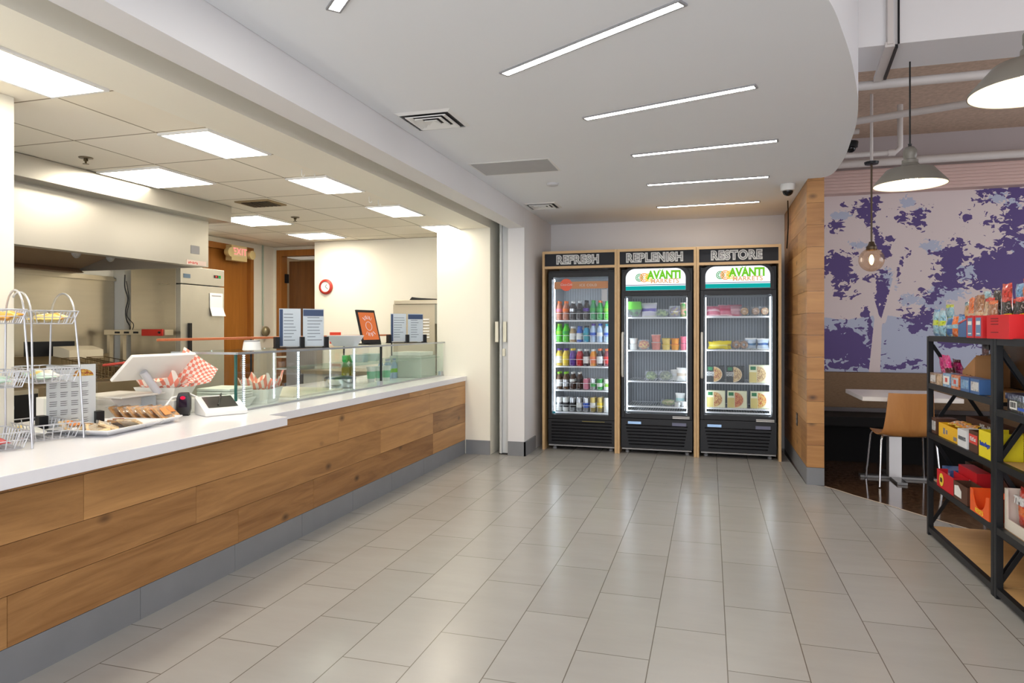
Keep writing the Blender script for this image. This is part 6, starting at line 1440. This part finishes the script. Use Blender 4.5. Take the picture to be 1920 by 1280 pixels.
# fourth shelf
t = carton(1.62,4.58,SHF[4],.80,.10,.14,[BROWNC],'long brown open carton at the back of the fourth shelf','candy_box',group=GR[4],open_top=1)
t = carton(1.50,4.90,SHF[4],.16,.12,.105,[NAVY,SILV],'blue and silver carton at the mural end of the fourth shelf','candy_box',group=GR[4])
t = carton(1.52,4.66,SHF[4],.30,.08,.15,[pm('candy_red',(206,30,40),.45)],'red candy carton with raised share flap','candy_box',group=GR[4],words='SHARE',ws=.04)
t = carton(1.42,4.72,SHF[4],.30,.08,.105,[pm('candy_red',(206,30,40),.45)],'red candy carton with round cream emblem on the fourth shelf','candy_box',group=GR[4],open_top=1)
b = B(); b.lathe([(.04,0),(.04,.001)], n=20); b.tf(0, Matrix.Translation((-.0412,.06,.052)) @ Matrix.Rotation(-PI/2,4,'Y')); p_ = add('emblem', b, PAP['yellow'], t, local=True); text('lettering','m',.05,BROWNC,t,(-.0432,.06,.055),rot=(PI/2,0,-PI/2),local=True,off=.002)
t = carton(1.42,4.44,SHF[4],.22,.09,.10,[BROWNC],'dark candy carton with torn white front on the fourth shelf','candy_box',group=GR[4],open_top=1)
b = B(); b.prism([(-.02,.02),(.09,.02),(.09,.075),(.03,.085),(-.02,.06)], 'x', -.0465, -.0455); b.v = [(x,y,z) for x,y,z in b.v]; add('torn_print', b, PAP['white'], t, local=True)
t = thing('candy_box', (1.43,4.14,SHF[4]), 'orange candy carton with curved cut front beside the rack post', 'box', GR[4])
b = B(); pts = [(.13,0),(.13,.12),(.11,.12)]+[(.09*math.cos(PI*k/12),.115-.085*math.sin(PI*k/12)) for k in range(13)]+[(-.11,.12),(-.13,.12),(-.13,0)]
pts2 = [(.13,0),(.13,.12),(.10,.12)]; b.prism(pts, 'x', -.06, -.057); b.box(.057,-.13,0,.06,.13,.12); b.box(-.057,-.13,0,.057,-.127,.12); b.box(-.057,.127,0,.057,.13,.12); b.box(-.057,-.127,0,.057,.127,.003); add('carton', b, pm('candy_orange',(236,96,34),.45), t, local=True)
text('lettering',"REESE'S",.034,PAP['yellow'],t,(-.0612,0,.018),rot=(PI/2,0,-PI/2),local=True)
# second bay
b2z = 1.0
B2 = 'goods on the rack bay at the photo edge'
t = thing('chip_box', (1.45,3.71,.3585), 'white card open carton holding the red chip bag', 'box', B2)
b = B(); b.box(-.045,.20,0,.10,.205,.20); b.box(-.045,-.25,0,-.040,.20,.055); b.box(-.045,.172,.055,-.040,.20,.20); b.box(-.04,-.25,0,.1,.20,.004); add('carton', b, pm('white_card',(222,214,200),.6), t, local=True)
rbag(1.465,3.80,4,.19,.21,[F('chip_red',(206,56,40)),ORG,REDF],'large red chip bag in the white open carton',d=.07,z=.3635)
tb = [o for o in COL.objects if o.get('label','').startswith('large red chip bag')][0]
text('lettering','TIMS',.05,CHALKW,tb,(1.425,3.80,.52),rot=(PI/2,0,-PI/2),shear=.2,off=.002,ext=.006)
# shelf of the second bay holding dark boxes at the second level
# shelf plate of the second bay at the second level carries two flat dark boxes
t2 = [o for o in COL.objects if o.name == 'snack_rack.001'][0]
y0, y1 = RY0-1.094, RY0-.004; z = .945
b = B(); b.box(RX0+.032,y0+.002,z-.012,RX1-.032,y1-.002,z); bd = add('shelf_board', b, PLY, t2)
ca = bd.data.color_attributes.new('tint','FLOAT_COLOR','POINT')
for c in ca.data: c.color = (.5,.3,.1,1)
b = B(); b.box(RX0+.032,y1-.028,z-.032,RX1-.032,y1-.002,z-.012); b.box(RX0+.032,y0+.002,z-.032,RX1-.032,y0+.028,z-.012); b.box(RX1-.030,y0+.032,z-.032,RX1-.002,y1-.032,z+.003); b.box(RX0+.002,y0+.032,z-.032,RX0+.030,y1-.032,z+.003); add('shelf_rail', b, BLACKM, t2)
t = carton(1.47,3.70,.9485,.34,.14,.055,[BLKF],'flat black carton with barcode in the bay at the photo edge','flat_box',group='goods on the rack bay at the photo edge')
b = B(); b.box(-.0712,.06,.012,-.0704,.14,.050); lb = add('barcode_label', b, PAP['white'], t, local=True)
b = B()
for k in range(9): b.box(-.0717,.068+k*.007,.020,-.0713,.0705+k*.007+.002*(k%3),.046)
add('barcode', b, BLACKP, lb, local=True)
b = B(); b.box(-.0712,-.16,.012,-.0704,.05,.026); add('blue_stripe', b, PAP['blue'], t, local=True)
t = carton(1.46,3.72,1.0045,.32,.13,.03,[F('navy_dark',(30,34,70))],'flat dark blue carton lying on the black carton with barcode','flat_box',words='BUBBLY',ws=.018,group='goods on the rack bay at the photo edge') if False else carton(1.46,3.72,1.0045,.32,.13,.03,[F('navy_dark',(30,34,70))],'flat dark blue carton lying on the black carton with barcode','flat_box',group='goods on the rack bay at the photo edge')
